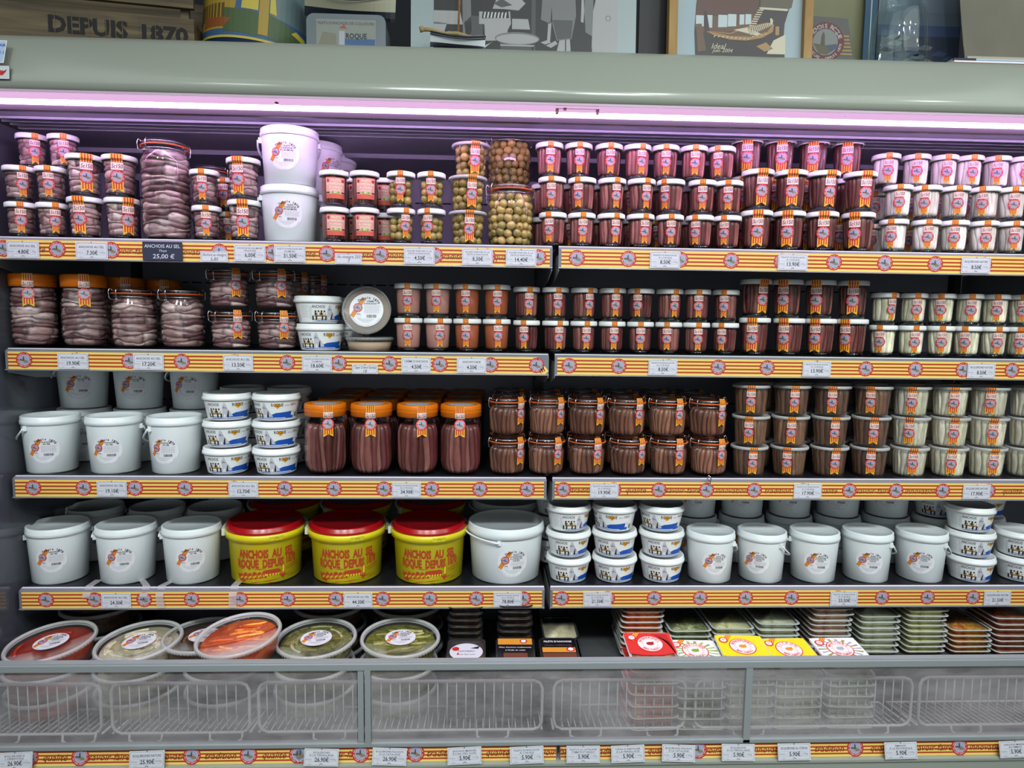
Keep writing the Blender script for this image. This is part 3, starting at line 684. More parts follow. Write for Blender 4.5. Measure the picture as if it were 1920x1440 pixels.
# two small stickers on the canopy's left end
F = Flat(); F.rect(-.030, .0, -.025, .025, 0, 0); F.rect(-.028, -.002, -.023, .023, 1, 1); F.text('AIR', -.007, .014, .008, 2, 2, .03); F.text('0.5', -.007, -.002, .010, 2, 2)
o = link('round_price_sticker', F.mesh('s', [WHT, mat('sticker_pale_blue', rgb(180, 200, 232), .4), BLUE], plane(0)), None, 'pale blue sticker on the canopy at its far left end', 'sticker')
p = at(14, 98, -.150); o.location = (p.x-.002, -.153, p.z); o.name = 'paper_sticker'; o.rotation_euler = (math.radians(-16), 0, 0)
F = Flat(); F.rect(-.036, .0, -.014, .014, 2, 0); F.rect(-.035, -.001, -.013, .013, 0, 1); F.poly([(-.030, -.002), (-.024, -.006), (-.014, -.006), (-.008, .001), (-.006, .006), (-.0075, .002), (-.012, .003), (-.026, .005)], 1, 2)
o = link('chilli_sticker', F.mesh('s', [CARD, RED, BLK], plane(0)), None, 'small black-edged sticker with a red chilli on the canopy edge', 'sticker')
p = at(19, 136, -.158); o.location = (p.x, -.1585, p.z); o.rotation_euler = (math.radians(-4), 0, 0)

# ------------------------------------------------------------ shelves and price rails
SH = {1: (-.044, 1.616), 2: (0, 1.368), 3: (0, 1.069), 4: (0, .7975)}
SHN = {1: 'top', 2: 'second', 3: 'third', 4: 'fourth'}
TOP = {k: v[1]+.0505 for k, v in SH.items()}
TRAY = mat('shelf_black_tray', rgb(26, 26, 30), .30)
EMB = [PAPY, BRN]+[mat('emblem_red', rgb(186, 48, 44), .42), WHT, SKY, SAND, TOW, SEA, mat('script_brown', rgb(120, 56, 20), .45)]
RAILM = mat('rail_grey_white', rgb(124, 123, 132), .3, .1)
def strip_flat(w, h, ems, words, cut=0):
    F = Flat(); F.rect(0, w-cut, 0, h, 0, 0)
    for k in range(4):
        z = h*(.145+.21*k); F.rect(0, w-cut, z, z+h*.095, 1, 1)
    for u in ems:
        if 0 <= u <= w: emblem(F, u, h*.52, .0182, 3, True, (2, 3, 4, 5, 6, 7))
    for u, t in words: F.text(t, u, h*.50, .019, 8, 2, .004, .35)
    return F
def rail(n, side, X0, X1, ems, words=(), cut=0):
    Y, zb = SH[n]
    root = thing('price_rail', ((X0+X1)/2, Y, zb), 'striped %s price rail on the %s half of the %s shelf edge' % ('yellow and red', side, SHN[n]), 'price rail', 'striped price rails')
    w = X1-X0; hw = w/2
    m = MB(); m.extr([(.004, .0), (-.001, -.0008), (-.0045, .0005), (-.004, .0022), (-.0008, .0026), (-.0008, .0445), (.0065, .0490), (.0105, .0490), (.0105, .045), (.004, .043)], -hw, hw, 'x', 0)
    m.build('channel', RAILM, root)
    F = strip_flat(w-.012, .0405, [at(px, 690, Y).x-X0-.006 for px in ems], [(at(px, 690, Y).x-X0-.006, t) for px, t in words], cut)
    if cut:   # loose folded end of the paper
        u = w-.012-cut
        F.poly([(u-.001, .0405), (u, .0405), (u+.028, .008), (u+.02, .0), (u-.001, .0)], 0, 1)
        for k in range(3): F.poly([(u+.001, .034-.010*k), (u+.001, .037-.010*k), (u+.020-.004*k, .009-.003*k), (u+.018-.004*k, .006-.002*k)], 1, 3)
    o = link('striped_strip', F.mesh('strip', EMB, plane(.0012)), root); o.location = (-hw+.006, 0, .0030)
    return root
def shelf(n, side, X0, X1):
    Y, zb = SH[n]; zt = TOP[n]
    root = thing('shelf_board', ((X0+X1)/2, Y, zt), 'black metal %s shelf, %s half of the case' % (SHN[n], side), 'shelf', 'black case shelves'); hw = (X1-X0)/2
    m = MB(); m.box(-hw, hw, .0145, YB-Y-.004, -.018, -.0005, 0); m.box(-hw, hw, .0145, .020, -.018, .0022, 0)
    m.build('tray', TRAY, root)
    m = MB(); m.box(-hw, hw, .0070, .0120, -.0014, .0004); m.build('bright_edge', mat('edge_bright_strip', rgb(236, 236, 242), .3), root)
    for sx in (-hw-.001, hw-.001): 
        b = MB(); b.extr([(.004, -.056), (.016, -.058), (.10, -.075), (YB-Y-.004, -.10), (YB-Y-.004, -.019), (.004, -.019)], sx, sx+.002, 'x', 0); b.build('side_bracket', ALU, root)
EML = {1: [20, 119, 219, 318, 418, 516, 616, 715, 815, 912, 1006], 2: [47, 146, 244, 342, 441, 539, 636, 731, 825, 920, 1006], 3: [51, 147, 245, 340, 434, 530, 624, 719, 810, 902, 992], 4: [64, 158, 254, 346, 440, 532, 625, 716, 807, 897, 988]}
EMR = {1: [1077, 1172, 1268, 1362, 1455, 1552, 1646, 1739, 1830, 1917], 2: [1067, 1160, 1253, 1346, 1438, 1531, 1623, 1716, 1805, 1897], 3: [1061, 1157, 1243, 1334, 1425, 1517, 1606, 1695, 1784, 1871], 4: [1062, 1151, 1241, 1330, 1418, 1507, 1596, 1682, 1770, 1858]}
WDL = {1: [(74, 'qualité'), (253, 'savoir-faire'), (364, 'innovation'), (573, 'qualité'), (684, 'tradition'), (752, 'innovation'), (850, 'tradition'), (944, 'qualité')]}
WDR = {3: [(1100, 'tradition'), (1198, 'qualité'), (1288, 'savoir-faire'), (1380, 'innovation'), (1468, 'tradition'), (1563, 'qualité'), (1651, 'savoir-faire'), (1741, 'innovation'), (1915, 'qualité')]}
for n in SH:
    x0 = 0 if n > 1 else -.005
    rail(n, 'left', x0, 1.25, EML[n], WDL.get(n, ()), .022 if n == 2 else 0); shelf(n, 'left', x0+.002, 1.249)
    rail(n, 'right', 1.264, 2.54, EMR[n], WDR.get(n, ())); shelf(n, 'right', 1.265, 2.54)

# ------------------------------------------------------------ price cards
ORD = ['first', 'second', 'third', 'fourth', 'fifth', 'sixth', 'seventh', 'eighth', 'ninth', 'tenth', 'eleventh', 'twelfth']
def card(px, py, Y, name, price, weight, where, w=.069, h=.037, hand=False, navy=False, dy=0, tilt=0, zc=None, face=0):
    p = at(px, py, Y-.006); z = p.z if zc is None else zc
    kind = 'navy chalk card' if navy else ('small handwritten card' if hand else 'printed card')
    d = ' '.join(name.lower().replace('|', ' ').split()[:4])
    root = thing('price_card', (p.x, Y-.0035, z), '%s on %s, reading %s %s' % (kind, where, d, price), 'price card', 'price cards')
    root.rotation_euler = (face, tilt, 0)
    m = MB(); m.box(-w/2, w/2, -.0012, .0, -h/2, h/2); m.build('card', NAVY if navy else CARD, root)
    F = Flat()
    if not navy:
        for (u0, u1, v0, v1) in ((-w/2+.004, w/2-.004, h/2-.0024, h/2-.0018), (-w/2+.004, w/2-.004, -h/2+.0018, -h/2+.0024), (-w/2+.0018, -w/2+.0024, -h/2+.004, h/2-.004), (w/2-.0024, w/2-.0018, -h/2+.004, h/2-.004)): F.rect(u0, u1, v0, v1, 1, 0)
        for su in (-1, 1):
            for sv in (-1, 1): F.ring(su*(w/2-.002), sv*(h/2-.002), .0022, .0028, 1, 0, 6, *{(1, 1): (math.pi, 1.5*math.pi), (-1, 1): (1.5*math.pi, 2*math.pi), (-1, -1): (0, math.pi/2), (1, -1): (math.pi/2, math.pi)}[(su, sv)])
        F.disc(0, h/2-.001, .0018, 1, 1, 8)
    ls = name.split('|')
    if hand:
        F.text(ls[0], 0, h*.18, .0095, 0, 1, 0, .2, width=w*.84); F.text(price, 0, -h*.22, .010, 0, 1, 0, .2)
    elif navy:
        F.text(ls[0], 0, h*.27, .0105, 2, 1, .004, width=w*.90); F.text(ls[1], 0, h*.03, .007, 2, 1, 0, .4); F.text(price, .002, -h*.27, .0135, 2, 1, .006, .1, width=w*.54)
    else:
        if len(ls) == 1: F.text(ls[0], 0, h*.22, .0072, 0, 1, .006, width=min(w*.80, .0048*len(ls[0])))
        else: F.text(ls[0], 0, h*.29, .0052, 0, 1, .003, width=min(w*.8, .0034*len(ls[0]))); F.text(ls[1], 0, h*.14, .0052, 0, 1, .003, width=min(w*.7, .0034*len(ls[1])))
        F.text(price, .001, -h*.12, .0118, 0, 1, .018, width=.0048*len(price)); F.text(weight, w*.34, -h*.10, .0062, 1, 1); F.text('POIDS', -w*.36, -h*.12, .0045, 1, 1); 
        F.rect(-w*.20, -w*.193, -h*.2, -h*.03, 1, 1); F.rect(w*.22, w*.227, -h*.2, -h*.03, 1, 1); F.rect(-w*.4, w*.4, h*.035, h*.045, 1, 1); F.rect(-w*.4, w*.4, -h*.25, -h*.24, 1, 1)
        F.text('vrac', -w*.33, -h*.36, .004, 1, 1); F.ring(0, -h*.44, .0028, .0038, 0, 1, 8, .3, math.pi-.3)
    link('lettering', F.mesh('let', [mat('card_ink', rgb(54, 50, 62), .5), mat('card_ink_grey', rgb(140, 138, 156), .5), CARD], plane(.0012)), root)
    return root
S_, FH = 'ANCHOIS AU SEL', "FILETS D'ANCHOIS|À L'HUILE"
cl = {1: [(42, 468, S_, '4.80€', '90g'), (171, 470, S_, '7.30€', '180g'), (543, 479, "FILETS D'ANCHOIS EN|SAUMURE", '31.50€', '1000g'), (786, 486, "OLIVES FARCIES À LA|PÂTE D'ANCHOIS", '4.50€', '100g'), (895, 488, "OLIVES FARCIES À LA|PÂTE D'ANCHOIS", '8,30€', '250g'), (977, 490, "OLIVES FARCIES À LA|PÂTE D'ANCHOIS", '14,40€', '500g'), (468, 476, "ANCHOIS EN SAUMURE|VINAIGRE", '6,00€', '250g'),
          (1247, 493, FH, '8.50€', '100g'), (1487, 495, FH, '13.90€', '200g'), (1831, 496, 'BOQUERONES NATURE', '8.50€', '100g')],
      2: [(136, 679, S_, '19.90€', '1000g'), (278, 682, S_, '17.20€', '750g'), (446, 684, S_, '13.50€', '500g'), (594, 686, "FILETS D'ANCHOIS EN|SAUMURE", '18.60€', '500g'), (780, 689, "CRÈME D'ANCHOIS", '4.50€', '100g'), (884, 690, 'ANCHOYADE', '4.50€', '100g'),
          (1243, 692, FH, '8.50€', '100g'), (1532, 693, FH, '13.90€', '200g'), (1841, 693, 'BOQUERONES NATURE', '8.50€', '100g')],
      3: [(209, 917, S_, '19.10€', '1000g'), (456, 919, S_, '12.70€', '400g'), (762, 919, FH, '34.90€', '1000g'), (1133, 923, FH, '19.90€', '300g'), (1515, 924, FH, '17.90€', '300g'), (1832, 924, 'BOQUERONES NATURE', '17.90€', '300g')],
      4: [(217, 1128, S_, '24.30€', '1500g'), (671, 1124, S_, '44.30€', '3000g'), (952, 1121, FH, '78.80€', '3000g'), (1120, 1125, FH, '21.50€', '400g'), (1583, 1125, FH, '33.50€', '1000g'), (1871, 1123, 'BOQUERONES NATURE', '21.50€', '400g')]}
for n, L_ in cl.items():
    Y, zb = SH[n]
    L_ = sorted(L_)
    for px, py, nm, pr, wt in L_:
        card(px, py, Y, nm, pr, wt, '%s shelf rail, %s from left' % (SHN[n], ORD[[q[0] for q in L_].index(px)]), zc=zb+.0225 if n > 1 or px > 300 else None)
card(304, 471, -.046, 'ANCHOIS AU SEL|Thoya', '25,00 €', '', 'top shelf rail', w=.086, h=.041, navy=True)
card(401, 481, -.046, 'Anchois au vinaigre', '5,80', '', 'top rail beside the navy card', w=.060, h=.024, hand=True)
card(653, 485, -.046, 'Au vinaigre 250', '7', '', 'top rail under square-label jars', w=.060, h=.024, hand=True)
card(684, 692, -.002, 'Tapas Crème Familial', '18', '', 'second shelf rail', w=.060, h=.022, hand=True)

# ------------------------------------------------------------ placing goods on the shelves
PROTO = {}
def proto(key, make):
    """first call gives the object itself, later calls a copy of it and of its parts"""
    if key not in PROTO: PROTO[key] = make() if make else KINDS[key[0]](key[1]); return PROTO[key]
    return copy_tree(PROTO[key])
ORD = ['first', 'second', 'third', 'fourth', 'fifth', 'sixth', 'seventh', 'eighth', 'ninth', 'tenth', 'eleventh', 'twelfth']
rv = random.Random(5)
def put(key, make, px, py, Y, z, label, cat, group, rz=None, jit=.35):
    o = proto(key, make); X = at(px, py, Y).x
    va = math.atan((CAM.x-X)/(Y-CAM.y)); o.location = (X, Y, z); o.rotation_euler = (0, 0, va+(rv.uniform(-jit, jit) if rz is None else rz))
    tag(o, label, cat, group); return o
def row(kind, n, tier, th, xs, py, Y, desc, cat, group, extra='', nv=3, jit=.35, z0=None, start=0, base=0):
    z = (TOP[n] if z0 is None else z0)+th*tier+base
    tn = ['bottom', 'middle', 'top'][tier] if extra != '2t' else ['lower', 'upper'][tier]
    ex = '' if extra == '2t' else (', '+extra if extra else '')
    for i, px in enumerate(xs):
        v = rv.randrange(nv); key = (kind, v)
        put(key, lambda: KINDS[kind](v), px, py, Y, z+.0004*tier, '%s, %s shelf, %s tier, %s from left%s' % (desc, SHN[n], tn, ORD[i+start], ex), cat, group, jit=jit)
KINDS = {
 'small': lambda v: verrine('small_fillet_jar', 'fillet', seed=v, phi=(.10, -.18, .34)[v]),
 'small_dark': lambda v: verrine('small_fillet_jar', 'fillet', seed=10+v, phi=(.10, -.12, .3)[v], pal=PAL_DARK),
 'tall': lambda v: verrine('tall_fillet_jar', 'fillet', .0925, .0745, 20+v, wide=True, phi=(.05, .25, -.12)[v], pal=PAL_DARK),
 'white': lambda v: verrine('white_fillet_jar', 'white', .0785, .0640, 30+v, pal=PAL_WHITE, phi=(.12, .4, .2)[v]),
 'whiteg': lambda v: verrine('white_fillet_jar', 'white', .0785, .0640, 40+v, pal=PAL_GREENW, phi=(.2, .45, .1)[v]),
 'salt_s': lambda v: verrine('small_salted_jar', 'salt', .0790, .0640, 50+v, phi=(-.1, .0, .12)[v]),
 'salt_m': lambda v: verrine('medium_salted_jar', 'salt', .0930, .0740, 60+v, wide=True, phi=(-.15, .1, .0)[v]),
 'bio': lambda v: verrine('square_label_jar', 'fillet', .0810, .0670, 70+v, sticker='square', pal=PAL_DARK, phi=0),
 'pink': lambda v: verrine('pink_paste_jar', 'paste_pink', .0810, .0680, 0, phi=(.0, -.1, .1)[v]),
 'brown': lambda v: verrine('brown_paste_jar', 'paste_brown', .0810, .0680, 0, phi=(.0, -.1, .1)[v]),
 'tubb': lambda v: plastic_tub('fillet_tub', PAL_OLIVE, .0755, .0915, 80+v, phi=(.05, .2, -.05)[v]),
 'tubw': lambda v: plastic_tub('white_fillet_tub', PAL_GREENW, .0755, .0895, 90+v, phi=(.3, .15, .05)[v]),
 'clip': lambda v: clip_jar('clip_top_jar', .0975, .094, 'fillet', 100+v, PAL_CLIP, ang=-.75, phi=(.72, .62, .80)[v], n=20, tall=2),
 'clips': lambda v: clip_jar('small_clip_top_jar', .0965, .094, 'salt', 110+v, ang=-.95, phi=(.42, .3, .5)[v], tall=2),
 'clipm': lambda v: clip_jar('rounded_clip_top_jar', .145, .099, 'salt', 120+v, ang=-.95, sticker=False),
 'orange_s': lambda v: orange_jar('orange_lidded_jar', 'salt', 130+v, phi=(-.22, .0, .1)[v], D=.098),
 'orange_f': lambda v: orange_jar('orange_lidded_jar', 'fillet', 140+v, phi=(.12, -.05, .2)[v]),
 'ptub': lambda v: printed_tub('printed_tub'),
 'pail_s': lambda v: pail('white_pail', .137, .127, 'salt', .034, (-.32, -.35, -.50)[v], .060, handle=(.6, -.5, .5)[v]),
 'pail_m': lambda v: pail('white_pail', .138, .140, 'salt', .034, (-.30, -.29, -.10)[v], .066, handle=0, drop=False, taper=.86),
 'pail_o': lambda v: pail('white_pail', .126, .1225, 'oil', .032, .10, .056, handle=(-.5, -.4, .3)[v], taper=.86),
}
SJ, JG = 'small jar of brown anchovy fillets', 'jar'
# --- top shelf
f1 = .006
for t, xs, py in ((0, [40, 98], 400), (1, [36, 96], 335)): row('salt_s', 1, t, .079, xs, py, f1, 'small white-lidded jar of salted fish', JG, 'salted fish jars on the top shelf')
row('salt_s', 1, 2, .079, [60, 119], 275, f1+.038, 'small white-lidded jar of salted fish', JG, 'salted fish jars on the top shelf')
for t, xs, py in ((0, [161, 230], 400), (1, [158, 225], 320)): row('salt_m', 1, t, .093, xs, py, f1+.004, 'wider jar of salted fish beside giant clip jar', JG, 'salted fish jars on the top shelf', '2t')
for t, xs, py in ((0, [388], 410), (1, [384], 345)): row('salt_s', 1, t, .079, xs, py, f1, 'small salted fish jar right of giant clip jar', JG, 'salted fish jars on the top shelf', '2t')
for t, xs, py in ((0, [459], 410), (1, [457], 330)): row('salt_m', 1, t, .093, xs, py, f1+.002, 'medium salted fish jar left of lavender pails', JG, 'salted fish jars on the top shelf', '2t')
put('giant', lambda: clip_jar('giant_clip_top_jar', .225, .104, 'salt', 7, ang=-1.0, sticker=False, big=True), 312, 350, .016, TOP[1], 'giant clip-top jar of layered salted fish, tallest jar on the top shelf', 'jar', None, 0)
for t in (0, 1): put(('clipb', 0), lambda: clip_jar('small_clip_top_jar', .0965, .094, 'salt', 8, ang=1.0, sticker=False, tall=2), 396, 330, .13, TOP[1]+t*.0968, 'clip-top jar half hidden behind small salted jars, %s of two' % ('lower', 'upper')[t], 'jar', 'hidden clip jars on the top shelf', 0)
for t in (0, 1): put(('salt_s', 1), lambda: KINDS['salt_s'](1), 425, 380, .10, TOP[1]+t*.0795, 'white-lidded jar hidden behind salted fish jars, %s of two' % ('lower', 'upper')[t], 'jar', 'hidden salted jars on the top shelf')
for t in (0, 1): put(('pailb', 0), lambda: pail('white_pail', .128, .131, 'brine', .034, -.22, .064, handle=.1, taper=.86), 544, 400-100*t, .030, TOP[1]+t*.1285, 'lavender-lit white pail of fillets in brine, %s of stacked pair' % ('lower', 'upper')[t], 'pail', 'white pails on the top shelf', -.02+.12*(1-t))
for i, (px, yy) in enumerate(((592, .155), (622, .29))):
    for t in (0, 1): put(('pailb', 0), None, px, 330, yy, TOP[1]+t*.1285, 'white pail behind the front pail pair, %s layer, %s' % (('lower', 'upper')[t], ('nearer', 'farther')[i]), 'pail', 'white pails on the top shelf', .9)
for t, xs, py in ((0, [628, 684], 430), (1, [627, 684], 360)): row('bio', 1, t, .0812, xs, py, f1, 'jar with square salmon-pink label', JG, 'square label jars on the top shelf', '2t', 1, .05)
for t in (0, 1):
    for i, px in enumerate((668, 722)): put(('bio', 0), None, px, 390, f1+.078, TOP[1]+t*.0814, 'square-label jar in second row, %s tier, %s' % (('lower', 'upper')[t], ('left', 'right')[i]), 'jar', 'square label jars on the top shelf', .1)
for t, xs, py in ((0, [1036, 1090, 1145, 1200, 1255, 1311, 1363], 435), (1, [1035, 1091, 1147, 1202, 1257, 1316, 1366], 370), (2, [1030, 1084, 1141, 1194, 1247, 1300, 1352], 310)):
    row('small', 1, t, .0792, xs, py, f1 if t < 2 else f1+.012, SJ, JG, 'small fillet jars on the top shelf')
for t, xs, py in ((0, [1417, 1478, 1540, 1608], 430), (1, [1420, 1482, 1543, 1612], 350)): row('tall', 1, t, .0927, xs, py, f1+.003, 'tall wide jar of dark anchovy fillets', JG, 'tall fillet jars on the top shelf')
for t in (0, 1, 2): row('tall', 1, t, .0927, [1400, 1462, 1524, 1588], 300, f1+.083, 'second-row tall jar of dark anchovy fillets', JG, 'tall fillet jars on the top shelf')
for t, xs, py, yy in ((0, [1675, 1735, 1788, 1843, 1894], 435, 0), (1, [1683, 1737, 1790, 1846, 1896], 370, 0), (2, [1661, 1717, 1769, 1816, 1867, 1914], 310, .036)):
    row('white', 1, t, .0787, xs, py, f1+yy, 'small jar of pale white fillets', JG, 'white fillet jars on the top shelf')
for i, px in enumerate((1020, 1075, 1130, 1185, 1240, 1295, 1350)):
    for t in (0, 1): put(('small', i % 3), lambda: KINDS['small'](i % 3), px, 400, f1+.082, TOP[1]+.0795*t, 'second-row small fillet jar on top shelf, %s tier, %s' % (('lower', 'upper')[t], ORD[i]), 'jar', 'second-row small fillet jars on the top shelf')
for i, px in enumerate((1640, 1694, 1748, 1802, 1856)):
    for t in (0, 1): put(('white', i % 3), lambda: KINDS['white'](i % 3), px, 400, f1+.084, TOP[1]+.079*t, 'second-row pale fillet jar on top shelf, %s tier, %s' % (('lower', 'upper')[t], ORD[i]), 'jar', 'second-row pale fillet jars on the top shelf')
# olives
OL = vcolmat('green_olive_skin', .25, 40, .12, .1, .6)
def olive_mesh(k):
    rnd = random.Random(k); mb = MB(); c = [(178, 150, 84), (158, 136, 72), (190, 160, 94), (150, 132, 74)][k % 4]; t = tuple(lin(q) for q in c)
    n, r = 14, .0098; prof = []
    for i in range(9):
        a = math.pi*i/8; prof.append((max(.0001, r*math.sin(a)), -r*1.12*math.cos(a)))
    mb.lathe(prof, n); mb.tone = [t]*len(mb.v)
    m2 = MB(); m2.lathe([(.0001, r*1.125), (.0016, r*1.12), (.0022, r*1.09)], 8); o = len(m2.v); mb.add(m2.v, m2.f, 1, True, [t]*o)
    return mb.mesh('olive', [OL, mat('olive_filling', rgb(110, 70, 40), .6)])
OM = [olive_mesh(k) for k in range(4)]
def olives(X, Y, z, Rfn, z0, z1, label, group, n_ring, seed):
    rnd = random.Random(seed); zz = z0; k = 0
    while zz < z1:
        r = Rfn(zz)-.0112; cnt = max(5, int(2*math.pi*r/.0188)); off = rnd.uniform(0, 1)
        for i in range(cnt):
            a = 2*math.pi*(i+off)/cnt+rnd.uniform(-.04, .04)
            if -math.cos(a) > .45: continue           # the back of the jar is never in view
            o = bpy.data.objects.new('green_olive', OM[rnd.randrange(4)]); C.objects.link(o)
            o.location = (X+r*math.sin(a), Y-r*math.cos(a), z+zz+rnd.uniform(-.0022, .0022)); o.rotation_euler = (rnd.uniform(0, 3), rnd.uniform(0, 3), rnd.uniform(0, 3)); s = rnd.uniform(.93, 1.06); o.scale = (s, s, s*.98)
            tag(o, label, 'olive', group)
        zz += .0162
LIQ = glassmat('yellow_brine', (.88, .84, .60, 1), .1, 1.2)
CLOUD = mat('cloudy_olive_brine', rgb(112, 100, 50), .4)
def brine(root, R, z0, z1):
    m = MB(); m.lathe([(.0001, z0), (R(z0)-.019, z0), (R((z0+z1)/2)-.019, (z0+z1)/2), (R(z1)-.019, z1), (.0001, z1)], 36); m.build('brine', CLOUD, root)
KINDS['olv'] = lambda v: verrine('olive_jar', 'none', .0815, .0655, phi=(-.05, .38, -.3)[v])
KINDS['olt'] = lambda v: plastic_tub('olive_tub', PAL_WHITE, .0780, .0900, olive=True, phi=(.25, .1, .3)[v], wl=False)
rj = interp([(.024, .002), (.0265, .010), (.0294, .07)]); rt_ = interp([(.034, .0), (.0395, .07)])
for i, (px, py, t, v) in enumerate(((752, 430, 0, 1), (809, 430, 0, 2), (752, 360, 1, 0), (809, 360, 1, 0))):
    nm = '%s %s' % (('lower', 'upper')[t], ('left', 'right')[i % 2]); o = put(('olv', v), lambda: KINDS['olv'](v), px, py, f1, TOP[1]+t*.0818, 'small glass olive jar, %s of the block of four' % nm, 'jar', 'small olive jars', 0)
    if ('b', 'olv', v) not in PROTO: PROTO['b', 'olv', v] = 1; brine(o, rj, .012, .062)
    olives(o.location.x, f1, o.location.z, rj, .021, .066, 'green olive in the %s small olive jar' % nm, 'olives in the %s small jar' % nm, 8, i)
for i, (px, py, t, v, yy) in enumerate(((877, 430, 0, 1, .010), (877, 370, 1, 0, .010), (883, 310, 2, 0, .028))):
    nm = ('bottom', 'middle', 'top')[t]; o = put(('olt', v), lambda: KINDS['olt'](v), px, py, yy, TOP[1]+t*.0783, 'clear plastic olive tub, %s of its stack of three' % nm, 'tub', 'clear olive tubs', 0)
    if ('b', 'olt', v) not in PROTO: PROTO['b', 'olt', v] = 1; brine(o, rt_, .004, .064)
    olives(o.location.x, yy, o.location.z, rt_, .013, .066, 'green olive in the %s plastic olive tub' % nm, 'olives in the %s tub' % nm, 9, 10+i)
ro = interp([(.030, .0), (.047, .010), (.0535, .026), (.0535, .10), (.047, .118), (.044, .125)])
for i, (px, py, yy, z) in enumerate(((957, 410, .016, 0), (955, 400, .135, 0), (955, 300, .135, .1455))):
    nm = ('front', 'rear lower', 'rear upper')[i]; o = put(('olc', 0), lambda: clip_jar('olive_clip_top_jar', .1445, .108, 'none', ang=-1.05, sticker=False), px, py, yy, TOP[1]+z, 'clip-top jar full of green olives, %s of three' % nm, 'jar', 'olive clip jars', 0)
    if i == 0: brine(o, ro, .012, .112)
    olives(o.location.x, yy, o.location.z, ro, .014, .115, 'green olive in the %s clip-top jar' % nm, 'olives in the %s clip jar' % nm, 12, 20+i)
# --- second shelf
f2 = .052
for i, px in enumerate((65, 160)): put(('orange_s', i), lambda: KINDS['orange_s'](i), px, 590, .060, TOP[2], 'orange-lidded jar of salted fish, %s on second shelf' % ('leftmost', 'right-hand one')[i], 'jar', 'orange-lidded salted jars', 0)
for i, (px, yy) in enumerate(((232, .17), (305, .27))): put(('orange_s', 2), lambda: KINDS['orange_s'](2), px, 560, yy, TOP[2], 'orange-lidded jar in shade behind rounded clip jars, %s one' % ('left', 'right')[i], 'jar', 'shaded orange-lidded jars', 0)
for i, px in enumerate((253, 344)): put(('clipm', i), lambda: KINDS['clipm'](i), px, 600, .060, TOP[2], 'rounded clip-top jar of salted fish, %s one' % ('left', 'right')[i], 'jar', 'rounded clip jars', 0)
for t, xs, py in ((0, [434, 520], 620), (1, [430, 515], 540)): row('clips', 2, t, .0968, xs, py, .056, 'small clip-top jar of salted fish', JG, 'small clip jars on the second shelf', '2t', 2, .05)
for i, (px, yy) in enumerate(((548, .16), (585, .25))):
    for t in (0, 1): put(('clips', 0), None, px, 560, yy, TOP[2]+t*.0968, 'shaded clip-top jar behind printed tubs, %s, %s' % (('nearer', 'farther')[i], ('lower', 'upper')[t]), 'jar', 'shaded clip jars', .3)
for t, (px, rz) in enumerate(((601, -.17), (597, .55))): put(('ptub', 0), lambda: KINDS['ptub'](0), px, 630-50*t, .066, TOP[2]+t*.0655, 'printed white tub on second shelf, %s of front pair' % ('lower', 'upper')[t], 'tub', 'printed tubs on the second shelf', rz)
for t in (0, 1): put(('ptub', 0), None, 655, 600, .19, TOP[2]+t*.0655, 'printed white tub in shade behind round cream tub, %s' % ('lower', 'upper')[t], 'tub', 'printed tubs on the second shelf', .2)
for t, xs, py in ((0, [766, 821], 630), (1, [766, 821], 570)): row('pink', 2, t, .0812, xs, py, f2, 'white-lidded jar of pinkish anchovy cream', JG, 'pink cream jars', '2t', 3, .1)
for t, xs, py in ((0, [876, 931], 630), (1, [876, 931], 570)): row('brown', 2, t, .0812, xs, py, f2, 'white-lidded jar of orange-brown paste', JG, 'brown paste jars', '2t', 3, .1)
for t, xs, py in ((0, [987, 1041, 1094, 1147, 1200, 1253, 1305, 1359], 630), (1, [987, 1041, 1095, 1148, 1201, 1255, 1307, 1360], 570)): row('small_dark', 2, t, .0792, xs, py, f2, 'small jar of brown anchovy fillets', JG, 'small fillet jars on the second shelf', '2t')
for t, xs, py in ((0, [1414, 1478, 1537, 1596], 630), (1, [1416, 1475, 1536, 1598], 560)): row('tall', 2, t, .0927, xs, py, f2+.004, 'tall wide jar of dark anchovy fillets', JG, 'tall fillet jars on the second shelf', '2t')
for t, xs, py in ((0, [1655, 1708, 1762, 1812, 1862, 1911], 630), (1, [1658, 1712, 1764, 1816, 1866, 1916], 570)): row('whiteg', 2, t, .0787, xs, py, f2, 'small jar of greenish white fillets', JG, 'white fillet jars on the second shelf', '2t')
# round cream tubs
def cream(name):
    root = thing(name); R = .0575
    m = MB(); m.lathe([(.0001, 0), (R*.86, 0), (R*.88, .003), (R*.955, .0255), (R*.955, .028)], 48); m.build('tub_wall', CLEAR, root)
    m = MB(); m.lathe([(.0001, .002), (R*.85, .002), (R*.92, .022), (.0001, .023)], 48); m.build('cream_paste', mat('beige_cream', rgb(182, 152, 126), .5, noise=.06), root)
    m = MB(); m.lathe([(R*.95, .0265), (R, .0268), (R+.0008, .030), (R-.001, .034), (R*.95, .0345), (R*.93, .031), (.0001, .0305)], 56); m.build('lid', glassmat('frosted_lid_clear', (.9, .9, .9, 1), .12, 1.4, .22, (.75, .75, .75, 1)), root)
    F = round_label(.040, 'cream'); link('round_label', F.mesh('cl', EM+[LAB, LGRY], lambda u, v, ly: (u, v, .0312+ly*.00018)), root)
    return root
c1 = put('cream', lambda: cream('round_cream_tub'), 693, 650, .066, TOP[2], 'round cream tub lying flat under the upright one', 'tub', 'round cream tubs', .3)
c2 = proto('cream', None); tag(c2, 'round cream tub standing on edge, its label facing out', 'tub', 'round cream tubs')
p = at(692, 598, .066); c2.location = (p.x, .060, TOP[2]+.036+.056); c2.rotation_euler = (math.radians(78), 0, 0)
